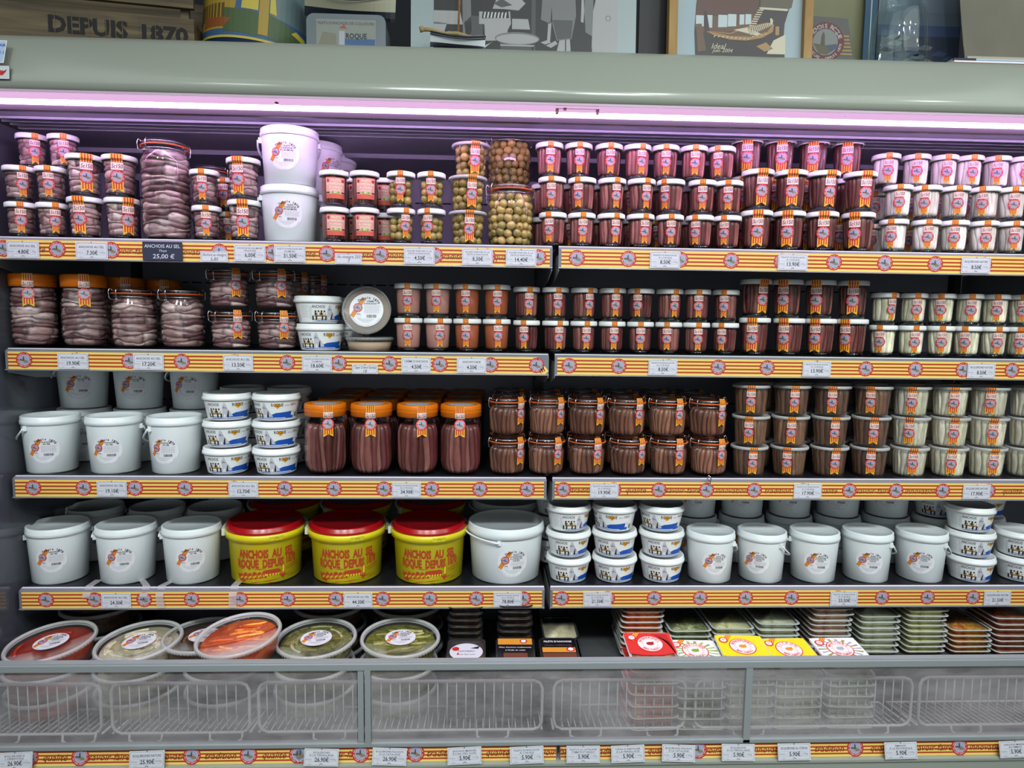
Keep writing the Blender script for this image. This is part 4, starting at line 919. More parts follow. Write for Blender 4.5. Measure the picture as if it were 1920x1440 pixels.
# --- third shelf
for i, px in enumerate((98, 217, 330)): put(('pail_s', i), lambda: KINDS['pail_s'](i), px, 840, .075, TOP[3], 'white pail at the front of the third shelf, %s from left' % ORD[i], 'pail', 'white pails on the third shelf', 0)
for i, px in enumerate((158, 262, 366)):
    for t in (0, 1): put(('pail_s', i), None, px, 740, .215, TOP[3]+t*.1375, 'white pail in back row of third shelf, %s layer, %s from left' % (('lower', 'upper')[t], ORD[i]), 'pail', 'white pails on the third shelf', .1)
for j, px in enumerate((427, 519)):
    for t in range(3): put(('ptub', 0), None, px, 860-50*t, .066, TOP[3]+t*.0655, 'printed white tub on third shelf, %s of the %s stack' % (('bottom', 'middle', 'top')[t], ('left', 'right')[j]), 'tub', 'printed tubs on the third shelf', ((-.15, -.28, -.12), (-.2, -.42, -.55))[j][t])
for j, px in enumerate((456, 543)):
    for t in range(3): put(('ptub', 0), None, px, 760, .19, TOP[3]+t*.0655+.002, 'printed white tub behind the third shelf stacks, %s, %s layer' % (('left', 'right')[j], ('bottom', 'middle', 'top')[t]), 'tub', 'printed tubs on the third shelf', .6)
for i, px in enumerate((611, 697, 783, 864)): put(('orange_f', (0, 1, 2, 1)[i]), lambda: KINDS['orange_f']((0, 1, 2, 1)[i]), px, 830, .062, TOP[3], 'orange-lidded jar of long fillets, %s from left in front row' % ORD[i], 'jar', 'orange-lidded fillet jars', 0)
for r_, (yy, xs) in enumerate(((.172, (633, 712, 792, 868)), (.282, (651, 724, 798, 872)), (.385, (664, 734, 805, 876)))):
    for i, px in enumerate(xs): put(('orange_f', r_ % 3), None, px, 750, yy, TOP[3], 'orange-lidded jar, %s row back, %s from left' % (('second', 'third', 'last')[r_], ORD[i]), 'jar', 'orange-lidded fillet jars', .1)
xb = [951, 1024, 1100, 1177, 1253, 1328]; xt = [951, 1026, 1101, 1175, 1251, 1327]
row('clip', 3, 0, .0978, xb, 860, .062, 'clip-top jar of brown fillet strips', JG, 'clip jars on the third shelf', '2t', 3, .08)
row('clip', 3, 1, .0978, xt, 780, .062, 'clip-top jar of brown fillet strips', JG, 'clip jars on the third shelf', '2t', 3, .08)
for i, px in enumerate((953, 1024, 1095, 1166, 1237, 1308)):
    for t in (0, 1): put(('clip', i % 3), None, px, 750, .165, TOP[3]+t*.0978, 'clip-top fillet jar in the shaded second row, %s layer, %s' % (('lower', 'upper')[t], ORD[i]), 'jar', 'shaded clip fillet jars', .15)
for i, px in enumerate((955, 1022, 1089, 1156, 1223, 1290)):
    for t in (0, 1): put(('clip', i % 3), None, px, 735, .268, TOP[3]+t*.0978, 'clip-top fillet jar in the dark third row, %s layer, %s' % (('lower', 'upper')[t], ORD[i]), 'jar', 'dark third-row clip jars', .15)
for t, xs, py in ((0, [1404, 1479, 1554, 1629], 860), (1, [1407, 1481, 1556, 1632], 805), (2, [1408, 1484, 1559, 1636], 745)): row('tubb', 3, t, .0758, xs, py, .058, 'clear tub of olive-brown fillets', 'tub', 'brown fillet tubs', '', 3, .2)
for t, xs, py in ((0, [1704, 1777, 1849, 1921], 860), (1, [1706, 1780, 1852, 1926], 805), (2, [1708, 1781, 1854, 1928], 745)): row('tubw', 3, t, .0758, xs, py, .058, 'clear tub of whitish fillets', 'tub', 'white fillet tubs', '', 3, .2)
for i, px in enumerate((1420, 1490, 1560, 1628, 1696, 1764, 1832)):
    k = 'tubb' if i < 4 else 'tubw'
    for t in range(3): put((k, 0), None, px, 745, .158, TOP[3]+t*.0760, 'second-row %s fillet tub, %s tier, %s from left' % (('brown', 'white')[i > 3], ('bottom', 'middle', 'top')[t], ORD[i]), 'tub', 'second-row fillet tubs', .3)
# --- fourth shelf
for i, px in enumerate((113, 240, 362)): put(('pail_m', i), lambda: KINDS['pail_m'](i), px, 1050, .080, TOP[4], 'large white pail at fourth shelf front, %s from left' % ORD[i], 'pail', 'white pails on the fourth shelf', 0)
for i, px in enumerate((180, 296, 404)): put(('pail_m', 0), None, px, 960, .240, TOP[4], 'large white pail in fourth shelf back row, %s from left' % ORD[i], 'pail', 'white pails on the fourth shelf', .1)
put(('pail_m', 1), None, 20, 1000, .230, TOP[4], 'white pail in the dark corner by the side panel', 'pail', 'white pails on the fourth shelf', .1)
for i, (px, yy) in enumerate(((500, .103), (652, .103), (805, .100))): put('yellow', lambda: yellow_pail('yellow_pail'), px, 1050, yy, TOP[4], 'yellow pail with red lid and red lettering, %s in front row' % ('left', 'middle', 'right')[i], 'pail', 'yellow pails', (0, 0, 0)[i])
for i, (px, yy) in enumerate(((536, .318), (671, .318), (809, .318))): put('yellow', None, px, 960, yy, TOP[4], 'yellow pail with red lid in shaded back row, %s one' % ('left', 'middle', 'right')[i], 'pail', 'yellow pails', .5)
put('bigpail', lambda: pail('big_white_pail', .141, .196, 'oil', .038, .2, .058, handle=1.4, taper=.88, lidtall=.026, drop=False), 948, 1050, .104, TOP[4], 'widest white pail, between the yellow pails and printed tubs', 'pail', 'widest white pails', 0)
put('bigpail', None, 949, 960, .318, TOP[4], 'widest white pail in shade behind its front twin', 'pail', 'widest white pails', .3)
for j, px in enumerate((1065, 1151, 1239)):
    for t in range(3): put(('ptub', 0), None, px, 1080-48*t, .070, TOP[4]+t*.0655, 'printed white tub on fourth shelf, %s of the %s stack' % (('bottom', 'middle', 'top')[t], ('left', 'middle', 'right')[j]), 'tub', 'printed tubs on the fourth shelf', ((.2, .22, .58), (.02, -.02, -.68), (.2, .2, -.3))[j][t])
for t in range(3): put(('ptub', 0), None, 1040, 960, .20, TOP[4]+t*.0655+.002, 'printed white tub behind the left front stack, %s layer' % ('bottom', 'middle', 'top')[t], 'tub', 'printed tubs on the fourth shelf', .3)
for i, px in enumerate((1330, 1426, 1524, 1623, 1724)): put(('pail_o', i % 3), lambda: KINDS['pail_o'](i % 3), px, 1050, .072, TOP[4], 'white pail with striped oil label, %s from left in front' % ORD[i], 'pail', 'oil pails on the fourth shelf', (.17, -.3, .1, .07, -.05)[i])
for i, px in enumerate((1302, 1390, 1479, 1569, 1660)):
    for t in (0, 1): put(('pail_o', (i+1) % 3), None, px, 960, .215, TOP[4]+t*.1263, 'white oil pail in back row, %s layer, %s from left' % (('lower', 'upper')[t], ORD[i]), 'pail', 'oil pails on the fourth shelf', -.1)
for j, (px, cnt) in enumerate(((1816, 3), (1908, 2))):
    for t in range(cnt): 
        put(('ptub', 0), None, px, 1080-48*t, .066, TOP[4]+t*.0655, 'printed white tub near right end, %s of the %s stack' % (('bottom', 'middle', 'top')[t], ('left', 'right')[j]), 'tub', 'printed tubs on the fourth shelf', .50-.1*j+.03*t)
for j, px in enumerate((1752, 1840)):
    for t in range(4): put(('ptub', 0), None, px, 960, .195, TOP[4]+t*.0655, 'printed tub in back row near right end, %s, layer %s up' % (('left', 'right')[j], ORD[t]), 'tub', 'printed tubs on the fourth shelf', .2)
# ------------------------------------------------------------ bottom deck: round clear tubs
def mixtone(name, cols, scale, dist=.5, rough=.3, bump=.6):
    if name in MATS: return MATS[name]
    m = bpy.data.materials.new(name); nt = nodes(m); N = nt.nodes; L = nt.links
    b = N.new('ShaderNodeBsdfPrincipled'); o = N.new('ShaderNodeOutputMaterial'); L.new(b.outputs[0], o.inputs[0]); b.inputs['Roughness'].default_value = rough
    tc = N.new('ShaderNodeTexCoord'); nz = N.new('ShaderNodeTexNoise'); nz.inputs['Scale'].default_value = scale; nz.inputs['Detail'].default_value = 6; nz.inputs['Distortion'].default_value = dist; nz.inputs['Roughness'].default_value = .7
    cr = N.new('ShaderNodeValToRGB'); E_ = cr.color_ramp.elements
    while len(E_) < len(cols): E_.new(.5)
    for i, c in enumerate(cols): E_[i].position = .3+.4*i/(len(cols)-1); E_[i].color = c
    L.new(tc.outputs['Object'], nz.inputs['Vector']); L.new(nz.outputs['Fac'], cr.inputs[0]); L.new(cr.outputs[0], b.inputs['Base Color'])
    bp = N.new('ShaderNodeBump'); bp.inputs['Strength'].default_value = bump; bp.inputs['Distance'].default_value = .003; L.new(nz.outputs['Fac'], bp.inputs['Height']); L.new(bp.outputs[0], b.inputs['Normal'])
    MATS[name] = m; return m
SAUCE = {'red': mixtone('red_pepper_sauce', [rgb(120, 24, 12), rgb(168, 40, 22), rgb(206, 84, 44)], 14),
         'orange': mixtone('orange_marinade', [rgb(150, 36, 12), rgb(200, 70, 22), rgb(240, 142, 40)], 16, 1.5),
         'oil': mixtone('oily_white_fish', [rgb(150, 140, 98), rgb(196, 186, 150), rgb(220, 210, 184)], 20),
         'herb': mixtone('herb_marinade', [rgb(58, 60, 22), rgb(118, 118, 52), rgb(190, 180, 118)], 60, .8),
         'green': mixtone('green_oil_marinade', [rgb(52, 58, 16), rgb(116, 118, 34), rgb(176, 170, 84)], 40, 1.2),
         'dark': mixtone('dark_marinade', [rgb(40, 20, 14), rgb(80, 50, 30), rgb(130, 100, 60)], 30)}
STRIP = {'red': [(176, 56, 34), (196, 90, 54)], 'orange': [(236, 130, 34), (214, 84, 28), (244, 160, 60)], 'oil': [(214, 204, 170), (198, 188, 156), (226, 214, 190)], 'herb': [(196, 184, 140), (150, 146, 92)], 'green': [(186, 176, 104), (160, 156, 80), (196, 186, 130)], 'dark': [(120, 90, 60)]}
def round_tub(sauce, label=True, D=.186, h=.056):
    root = thing('round_deli_tub'); R = D/2
    m = MB(); m.lathe([(.0001, 0), (R*.82, 0), (R*.85, .004), (R*.93, h-.009), (R*.93, h-.006)], 60); m.build('tub_wall', CLEAR, root)
    m = MB(); m.lathe([(.0001, .002), (R*.82, .003), (R*.90, h-.018), (R*.86, h-.0135), (.0001, h-.012)], 48); m.build('marinade', SAUCE[sauce], root)
    rnd = random.Random(len(sauce)*7); s = MB(); s.tone = []
    for k in range({'red': 5, 'orange': 16, 'oil': 34, 'herb': 14, 'green': 22, 'dark': 6}[sauce]):
        a0 = rnd.uniform(0, 6.28); rr = R*rnd.uniform(.2, .76); ln = rnd.uniform(.035, .065)/rr; w = rnd.uniform(.0028, .0048); P = []
        lin_ = sauce in ('orange', 'green') and rnd.random() < .8; dx, dy = rnd.uniform(-.5, .5)*R, rnd.uniform(-.6, .6)*R; an = rnd.uniform(-.25, .25)
        for q in range(7):
            if lin_: t = (q-3)/3*.030; x, y = dx+t*math.cos(an), dy+t*math.sin(an)+.002*math.sin(q)
            else: a = a0+ln*q/6; x, y = rr*math.cos(a), rr*math.sin(a)
            P.append((x, y, h-.0125+w*.25))
        b = MB(); b.tube(P, w, 6); c = tone(STRIP[sauce], rnd); b.v = [(x, y, h-.0125+(z-h+.0125)*.6) for x, y, z in b.v]; s.add(b.v, b.f, 0, True, [c]*len(b.v))
    s.build('fillet_strips', FIL, root)
    m = MB(); m.lathe([(R*.92, h-.010), (R, h-.0095), (R+.001, h-.004), (R-.001, h-.0005), (R*.965, h), (R*.945, h-.001), (R*.93, h-.0045), (.0001, h-.0045)], 72, 0)
    for k in range(72):
        a = 2*math.pi*k/72; x, y = (R+.0006)*math.sin(a), -(R+.0006)*math.cos(a); m.box(x-.0006, x+.0006, y-.0006, y+.0006, h-.009, h-.0035)
    m.m = [0]*len(m.m)
    # separate rim and window so that the window stays clear
    m.build('lid_rim', CLEARRIM, root); 
    if label:
        F = round_label(.036, 'oil'); link('round_label', F.mesh('dl', EM+[LAB, LGRY], lambda u, v, ly: (u, v, h-.0042+ly*.0002)), root)
    return root
# the lid window must be see-through: give the rim mesh a second, clear material for its flat middle
def fix_window(root):
    for ch in root.children:
        if ch.name.startswith('lid_rim'):
            me = ch.data; me.materials.append(glassmat('lid_window', (.97, .97, .97, 1), .05, 1.35, .01, (.8, .8, .8, 1)))
            for p in me.polygons:
                if len(p.vertices) == 4:
                    rr = min(math.hypot(me.vertices[i].co.x, me.vertices[i].co.y) for i in p.vertices)
                    if rr < .01: p.material_index = 1
ZD = .5755
def deli(sauce, px, py, Y, z, label, rot=(0, 0, 0), lab=True):
    key = ('deli', sauce, lab); new = key not in PROTO
    o = proto(key, lambda: round_tub(sauce, lab))
    if new: fix_window(o)
    X = at(px, py, Y).x; o.location = (X, Y, z); o.rotation_euler = rot; tag(o, label, 'tub', 'round deli tubs'); return o
zt = .0565
deli('red', 100, 1205, -.045, ZD+.001+2*zt+.001, 'round clear tub of red marinade at the far left', (math.radians(3), math.radians(-4), .3))
deli('oil', 264, 1205, -.045, ZD+.001+2*zt+.001, 'round clear tub of white fish in oil', (math.radians(3), math.radians(-3), .25))
deli('dark', 385, 1225, -.020, ZD+.002+2*zt, 'round clear tub mostly hidden beneath the raised orange one', (0, 0, 0))
deli('orange', 452, 1185, -.085, ZD+3*zt-.020, 'tilted round tub of orange strips resting on its neighbours', (math.radians(5), math.radians(-5), .1), False)
deli('herb', 594, 1205, -.035, ZD+.001+2*zt+.001, 'round clear tub of fish with chopped herbs', (math.radians(3), math.radians(-1), .2))
deli('green', 750, 1205, -.035, ZD+.001+2*zt+.001, 'round clear tub of fish in green oil beside black trays', (math.radians(3), math.radians(1), .2))
for i, (px, s) in enumerate(((100, 'red'), (264, 'oil'), (430, 'dark'), (594, 'herb'), (750, 'green'))):
    for t in (0, 1): deli(s, px-3, 1300, -.040, ZD+.001+t*zt, 'round tub behind the front glass, %s layer, %s stack' % (('bottom', 'middle')[t], ORD[i]), (0, 0, .1*t), True)
for i, (px, s) in enumerate(((190, 'dark'), (620, 'dark'), (765, 'dark'))):
    for t in range(4): deli(s, px, 1150, .165, ZD+.001+t*zt, 'round tub in dark back row, layer %s up, %s stack' % (ORD[t], ('left', 'middle', 'right')[i]), (0, 0, 0), t == 3)
# ------------------------------------------------------------ trays
def rrect(w, d, r, n=4):
    P = []
    for cx, cy, a0 in ((w/2-r, -d/2+r, -math.pi/2), (w/2-r, d/2-r, 0), (-w/2+r, d/2-r, math.pi/2), (-w/2+r, -d/2+r, math.pi)):
        for k in range(n+1): a = a0+math.pi/2*k/n; P.append((cx+r*math.cos(a), cy+r*math.sin(a)))
    return P
def shellrings(mb, rings, mi=0, cap0=True, cap1=False, smooth=True):
    n = len(rings[0][0]); v = []; f = []
    for P, z in rings: v += [(x, y, z) for x, y in P]
    for i in range(len(rings)-1):
        for k in range(n): f.append((i*n+k, i*n+(k+1) % n, (i+1)*n+(k+1) % n, (i+1)*n+k))
    if cap0: f.append(tuple(range(n))[::-1])
    if cap1: f.append(tuple(range((len(rings)-1)*n, len(rings)*n)))
    mb.add(v, f, mi, smooth)
def tray(name, w, d, h, food, black=False):
    root = thing(name); wall = BLKP if black else CLEAR; b = .82
    m = MB(); shellrings(m, [(rrect(w*b, d*b, .010), 0), (rrect(w*.90, d*.92, .012), h-.002)]); m.build('tray_wall', wall, root)
    m = MB(); shellrings(m, [(rrect(w*.90, d*.92, .012), h-.0022), (rrect(w, d, .014), h-.0018), (rrect(w+.001, d+.001, .014), h-.0008), (rrect(w*.985, d*.985, .014), h), (rrect(w*.90, d*.92, .012), h-.0008)], 0, False); m.build('flange', BLKP if black else mat('flange_frosted', rgb(196, 198, 194), .2), root)
    if food:
        m = MB(); shellrings(m, [(rrect(w*b-.003, d*b-.003, .010), .0012), (rrect(w*.89-.002, d*.91-.002, .012), h-.0045)], 0, True, True); m.build('marinated_fish', food, root)
    m = MB(); P = rrect(w*.96, d*.96, .013); m.add([(x, y, h+.0002) for x, y in P], [tuple(range(len(P)))], 0, False); m.build('film', glassmat('clear_film', (.95, .95, .95, 1), .08, 1.35, .03), root)
    return root
FOODS = {'orange': mixtone('tray_orange_food', [rgb(125, 38, 14), rgb(248, 104, 38), rgb(250, 196, 117)], 45), 'herb': mixtone('tray_herb_food', [rgb(38, 44, 20), rgb(143, 151, 91), rgb(248, 246, 196)], 70), 'olive': mixtone('tray_olive_food', [rgb(143, 145, 78), rgb(230, 227, 159), rgb(250, 250, 220)], 40),
         'grey': mixtone('tray_greygreen_food', [rgb(157, 159, 129), rgb(216, 220, 183), rgb(250, 250, 234)], 40), 'pink': mixtone('tray_pink_food', [rgb(157, 104, 83), rgb(230, 183, 157), rgb(250, 250, 234)], 40), 'amber': mixtone('tray_amber_food', [rgb(117, 44, 10), rgb(222, 125, 30), rgb(250, 230, 91)], 45), 'rust': mixtone('tray_rust_food', [rgb(91, 28, 12), rgb(169, 80, 44), rgb(234, 157, 104)], 45)}
FNAME = {'orange': 'orange-red', 'herb': 'dark herb', 'olive': 'olive-green', 'grey': 'grey-green', 'pink': 'pinkish', 'amber': 'amber', 'rust': 'rust-brown'}
stk = [(1206, 'orange', 1148, .085), (1297, 'herb', 1184, .090), (1378, 'olive', 1179, .092), (1463, 'grey', 1171, .090), (1562, 'pink', 1143, .088), (1653, 'grey', 1157, .090), (1742, 'olive', 1145, .088), (1826, 'amber', 1183, .088), (1908, 'rust', 1161, .085)]
tw, td, th = .108, .145, .0155
names9 = ['first', 'second', 'third', 'fourth', 'fifth', 'sixth', 'seventh', 'eighth', 'ninth']
for i, (px, fd, ytop, Y) in enumerate(stk):
    yf = Y-td/2; ztop = at(px, ytop, yf).z; cnt = max(3, int(round((ztop-.6565)/(th-.0012)))); X = at(px, 1190, yf).x
    step = (ztop-.6565)/cnt
    for t in range(cnt):
        o = proto(('tray', fd), lambda: tray('clear_fish_tray', tw, td, min(th, .0155), FOODS[fd]))
        o.location = (X+rv.uniform(-.002, .002), Y+rv.uniform(-.003, .003), .6568+t*step); o.rotation_euler = (0, 0, rv.uniform(-.03, .03)); o.scale = (1, 1, min(1, (step-.0004)/th))
        tag(o, 'clear tray of %s marinade, %s stack from left, layer %s up' % (FNAME[fd], names9[i], ORD[t] if t < 12 else 'topmost'), 'tray', 'clear fish trays')
# black trays
m3 = ((872, 1140, .05), (966, 1136, .05))
for j, (px, ytop, Y) in enumerate(m3):
    yf = Y-.06; ztop = at(px, ytop, yf).z; X = at(px, 1180, yf).x; z0 = ZD+.001; cnt = int(round((ztop-z0)/.0165)); step = (ztop-z0)/cnt
    for t in range(cnt):
        o = proto('btray', lambda: tray('black_fish_tray', .086, .120, .0155, SAUCE['dark'], True)); o.location = (X+rv.uniform(-.0015, .0015), Y, z0+t*step); o.rotation_euler = (0, 0, rv.uniform(-.03, .03))
        tag(o, 'black tray in %s stack, %s layer from deck' % (('left', 'right')[j], (ORD+['thirteenth', 'fourteenth', 'fifteenth', 'sixteenth', 'seventeenth'])[t]), 'tray', 'stacked black trays')
def sleeve(w, d, mats, draw, z):
    F = Flat(); draw(F, w, d); return F.mesh('sl', mats, lambda u, v, ly: (u, v, z+ly*.00025), [], [])
def white_oval(F, w, d):
    F.poly([(w*.42*math.cos(a)*(1 if abs(math.cos(a)) > .5 else 1), d*.30*math.sin(a)) for a in frange(0, 6.1, .2)], 0, 0); F.disc(-w*.27, d*.10, .0085, 1, 1, 16); F.text('NOUVEAU', 0, d*.02, .008, 2, 1, .01, width=w*.4); F.text("à l'ail des ours", 0, -d*.09, .007, 2, 1, 0, width=w*.45); F.poly([(w*.1, d*.12), (w*.34, d*.2), (w*.30, d*.10)], 2, 1); F.poly([(-w*.24, -d*.10), (-w*.2, -d*.02), (-w*.17, -d*.10)], 1, 1)
def orange_black(F, w, d):
    F.rect(-w*.46, w*.46, -d*.42, d*.44, 0, 0); F.rect(-w*.44, w*.44, d*.20, d*.42, 1, 1); F.disc(w*.22, d*.32, .009, 2, 2, 16); F.disc(w*.22, d*.32, .006, 3, 3, 16)
    F.text("Filets d'anchois traditionnels", 0, d*.10, .0072, 3, 2, .006, width=w*.82); F.text("à l'huile de colza", 0, d*.0, .0072, 3, 2, .006, width=w*.5); F.rect(-w*.30, w*.30, -d*.40, -d*.10, 4, 2)
def filets_black(F, w, d):
    F.rect(-w*.46, w*.46, -d*.42, d*.44, 0, 0); F.text("FILETS D'ANCHOIS", 0, d*.33, .010, 3, 2, .02, width=w*.72); F.text('recette traditionnelle', 0, d*.20, .006, 5, 2, 0, width=w*.7); F.rect(-w*.42, w*.42, -d*.05, d*.12, 1, 1); F.disc(w*.30, d*.05, .010, 2, 2, 16); F.disc(w*.30, d*.05, .0065, 3, 3, 16); F.rect(-w*.42, w*.42, -d*.40, -d*.08, 4, 2)
BROWNF = mat('label_brown_fish', rgb(110, 58, 40), .5); MAUV = mat('label_mauve', rgb(150, 100, 120), .5); OCH = mat('label_ochre', rgb(222, 150, 50), .4)
def packed(key, draw, mats, px, py, Y, label, tilt, w=.092, d=.120, h=.022, black=True, food=None, zoff=0):
    root = tray('black_fish_tray' if black else 'sleeved_fish_pack', w, d, h, food or SAUCE['dark'], black)
    link('printed_sleeve', sleeve(w, d, mats, draw, h+.0008), root)
    p = at(px, py, Y); root.location = (p.x, Y, p.z+zoff); root.rotation_euler = (math.radians(tilt), 0, rv.uniform(-.05, .05)); tag(root, label, 'tray'); return root
packed('w', white_oval, [CARD, RED, BLK], 874, 1239, -.085, 'front black tray with a white oval label', 4)
packed('o', orange_black, [BLKP, OCH, RED, WHT, BROWNF], 966, 1236, -.085, 'front black tray with orange band and small white wording', 4)
packed('f', filets_black, [BLKP, OCH, RED, WHT, BROWNF, MAUV], 1048, 1237, -.085, 'front black tray with bold white heading beside the gap', 4)
o = packed('b', lambda F, w, d: (F.rect(-w*.42, w*.42, d*.12, d*.40, 0, 0), F.text("FILETS D'ANCHOIS", 0, d*.3, .009, 1, 1, .01, width=w*.7)), [BLKP, GRY], 1047, 1188, .06, 'shaded black tray with pale fish, behind the bold-headed tray', 6, food=SAUCE['oil'])
st = MB()
def support(name, px0, px1, py, Y0, Y1, ztop, label):
    a, b = at(px0, py, Y0), at(px1, py, Y0); m = MB(); m.box(a.x, b.x, Y0, Y1, ZD, ztop, 0, .004); return m.build(name, mat('crate_grey_plastic', rgb(86, 88, 92), .5), None, label=label, cat='crate')
for i, (px, Y, zt_) in enumerate(((874, -.085, .0), (966, -.085, .0), (1048, -.085, 0), (1047, .06, 0))):
    z = at(px, (1239, 1236, 1237, 1188)[i], Y).z; n = int((z-.014-ZD)/.0165)
    for t in range(n):
        o = proto('btray', None); X = at(px, 1230, Y).x; o.location = (X, Y+.004, ZD+.001+t*((z-.018-ZD)/n)); o.rotation_euler = (0, 0, 0)
        tag(o, 'black tray under the %s, layer %s' % (('white oval tray', 'orange band tray', 'bold-headed tray', 'shaded pale fish tray')[i], (ORD+['thirteenth'])[t]), 'tray', 'stacked black trays')
# sleeved packs
def pack_art(base, accent, kind, word):
    def draw(F, w, d):
        F.poly([(-w*.48, -d*.20), (-w*.2, -d*.26), (w*.2, -d*.26), (w*.48, -d*.18), (w*.48, d*.47), (-w*.48, d*.47)], 0, 0)
        if kind == 'rays':
            for k in range(18):
                a = math.pi*2*k/18; F.poly([(w*.12*math.cos(a), d*.1+w*.12*math.sin(a)*.8), (w*.46*math.cos(a-.06), d*.1+w*.34*math.sin(a-.06)), (w*.46*math.cos(a+.09), d*.1+w*.34*math.sin(a+.09))], 5+(k % 2), 1)
        if kind == 'chilli':
            for k in range(6): F.poly([(w*.1+k*.006, d*.42), (w*.14+k*.006, d*.42), (w*.46, d*.10-k*.012), (w*.45, d*.085-k*.012)], 5, 1)
        F.disc(0, d*.10, w*.27, 1, 2, 32); F.disc(0, d*.10, w*.25, 2, 3, 32); F.ring(0, d*.10, w*.155, w*.16, 1, 4, 28)
        F.arc(word, 0, d*.10, w*.205, .0088, 1, 5, math.pi/2, 2.6, bold=.02); F.arc('MARINADES', 0, d*.10, w*.205, .008, 1, 5, -math.pi/2, 1.8, True)
        F.disc(0, d*.10, w*.08, 3, 4, 14, ey=.7); F.poly([(w*.03, d*.14), (w*.08, d*.17), (w*.07, d*.12)], 3, 5)
        c = (-w*.34, d*.30)
        F.poly([(c[0]+.002, c[1]-.012), (c[0]+.022, c[1]+.020), (c[0]+.010, c[1]+.020), (c[0]-.008, c[1]-.004)], 4, 2)
        for k in range(3): F.poly([(c[0]-.004+.005*k, c[1]-.006), (c[0]-.0025+.005*k, c[1]-.006), (c[0]+.0135+.005*k, c[1]+.020), (c[0]+.012+.005*k, c[1]+.020)], 1, 3)
        F.disc(c[0], c[1], .0105, 1, 4, 24); F.disc(c[0], c[1], .0072, 2, 5, 20); F.text('AR', c[0], c[1], .006, 1, 6)
    return draw
sl = [(1220, 1228, 'scarlet sleeved pack with a chilli emblem', mat('sleeve_scarlet', rgb(222, 44, 40), .3), mat('sleeve_chilli', rgb(170, 14, 40), .3), 'chilli', 'BOQUERONES', 'orange', 4, mat('sleeve_dark_red', rgb(184, 24, 30), .3), RED),
      (1305, 1241, 'sleeved pack with green leaf rays on white', WHT, LIME, 'rays', 'PERSILLADE', 'herb', 2, LIME, mat('sleeve_leaf', rgb(160, 200, 90), .3)),
      (1394, 1233, 'bright yellow sleeved pack with round emblem, left one', mat('sleeve_yellow', rgb(248, 222, 20), .3), OCH, 'plain', 'BOQUERONES', 'olive', 4, RED, RED),
      (1482, 1238, 'bright yellow sleeved pack with round emblem, right one', mat('sleeve_yellow', rgb(248, 222, 20), .3), OCH, 'plain', 'CITRON', 'olive', 3, RED, RED),
      (1578, 1237, 'white sleeved pack with grey-green rays', WHT, LGRY, 'rays', 'MARINES', 'grey', 3, LGRY, mat('sleeve_olive', rgb(150, 160, 60), .3))]
PK = []
for i, (px, py, lb, base, acc, kd, wd, fd, tl, m5, m6) in enumerate(sl):
    o = packed(None, pack_art(base, acc, kd, wd), [base, mat('sleeve_red_ink', rgb(214, 50, 60), .35), mat('sleeve_cream', rgb(250, 232, 226), .35), acc, YEL, m5, m6], px, py, -.135, lb, tl+4, .112, .115, .022, False, FOODS[fd], -.002); PK.append(o)
for ln, pk in zip(('scarlet', 'green leaf', 'left yellow', 'right yellow', 'grey-rayed'), PK):
    n = int((pk.location.z-.006-ZD)/.023)
    for t in range(n):
        c_ = copy_tree(pk); c_.location.z = ZD+.0008+t*((pk.location.z-.006-ZD)/n); c_.location.y = pk.location.y+.004; c_.rotation_euler = (0, 0, rv.uniform(-.04, .04))
        tag(c_, 'sleeved pack stacked under the %s one, layer %s from deck' % (ln, ORD[t]), 'tray', 'sleeved packs below')
# ------------------------------------------------------------ wire baskets behind the front panes
def basket(X0, X1, label):
    w = X1-X0; r = .0030; root = thing('wire_basket', (X0, -.18, ZD), label, 'basket', 'wire baskets')
    f = MB(); h = .135; c = .018
    def rr(x0, x1, z0, z1, y): return [(x0+c, y, z0), (x1-c, y, z0), (x1-c*.3, y, z0+c*.3), (x1, y, z0+c), (x1, y, z1-c), (x1-c*.3, y, z1-c*.3), (x1-c, y, z1), (x0+c, y, z1), (x0+c*.3, y, z1-c*.3), (x0, y, z1-c), (x0, y, z0+c), (x0+c*.3, y, z0+c*.3)]
    f.tube(rr(.004, w-.004, .022, h, 0), r*1.2, 6, closed=True)
    for xx in (w*.25, w*.82):     # bent feet
        f.tube([(xx-.035, -.001, .026), (xx-.034, -.006, .010), (xx-.020, -.010, .0035), (xx+.020, -.010, .0035), (xx+.034, -.006, .010), (xx+.035, -.001, .026)], r, 6)
    f.tube([(.004, .0, .022), (.004, .12, .006), (w-.004, .12, .006), (w-.004, .0, .022)], r, 6)
    f.build('frame', mat('wire_white_coat', rgb(222, 220, 220), .4), root)
    g = MB(); x = .022
    while x < w-.02: g.tube([(x, 0, .024), (x, 0, h-.001)], .0015, 5); x += .0205
    x = .012
    while x < w-.01: g.tube([(x, .002, .022), (x, .12, .007)], .0014, 5); x += .0145
    g.build('wires', MATS['wire_white_coat'], root)
for i, (a_, b_) in enumerate(((.005, .285), (.300, .600), (.612, 1.236), (1.254, 1.555), (1.57, 2.07), (2.08, 2.54))): basket(a_, b_, 'white wire divider basket behind the front pane, %s from left' % ORD[i])
YG = -.222
PANE = glassmat('smeared_acrylic', (.90, .90, .90, 1), .10, 1.45, .21, rgb(212, 206, 208), .15)
for i, (a_, b_) in enumerate(((-.3, .836), (.866, 1.667), (1.681, 2.66))):
    m = MB(); m.box(a_, b_, YG-.001, YG+.001, .596, .764); m.build('front_pane', PANE, None, label='hazy front pane of the bottom deck, %s pane' % ('left', 'middle', 'right')[i], cat='pane', group=None)
ft = thing('pane_frame', (1.2, YG, .6), 'aluminium top rail and uprights holding the hazy front panes', 'frame')
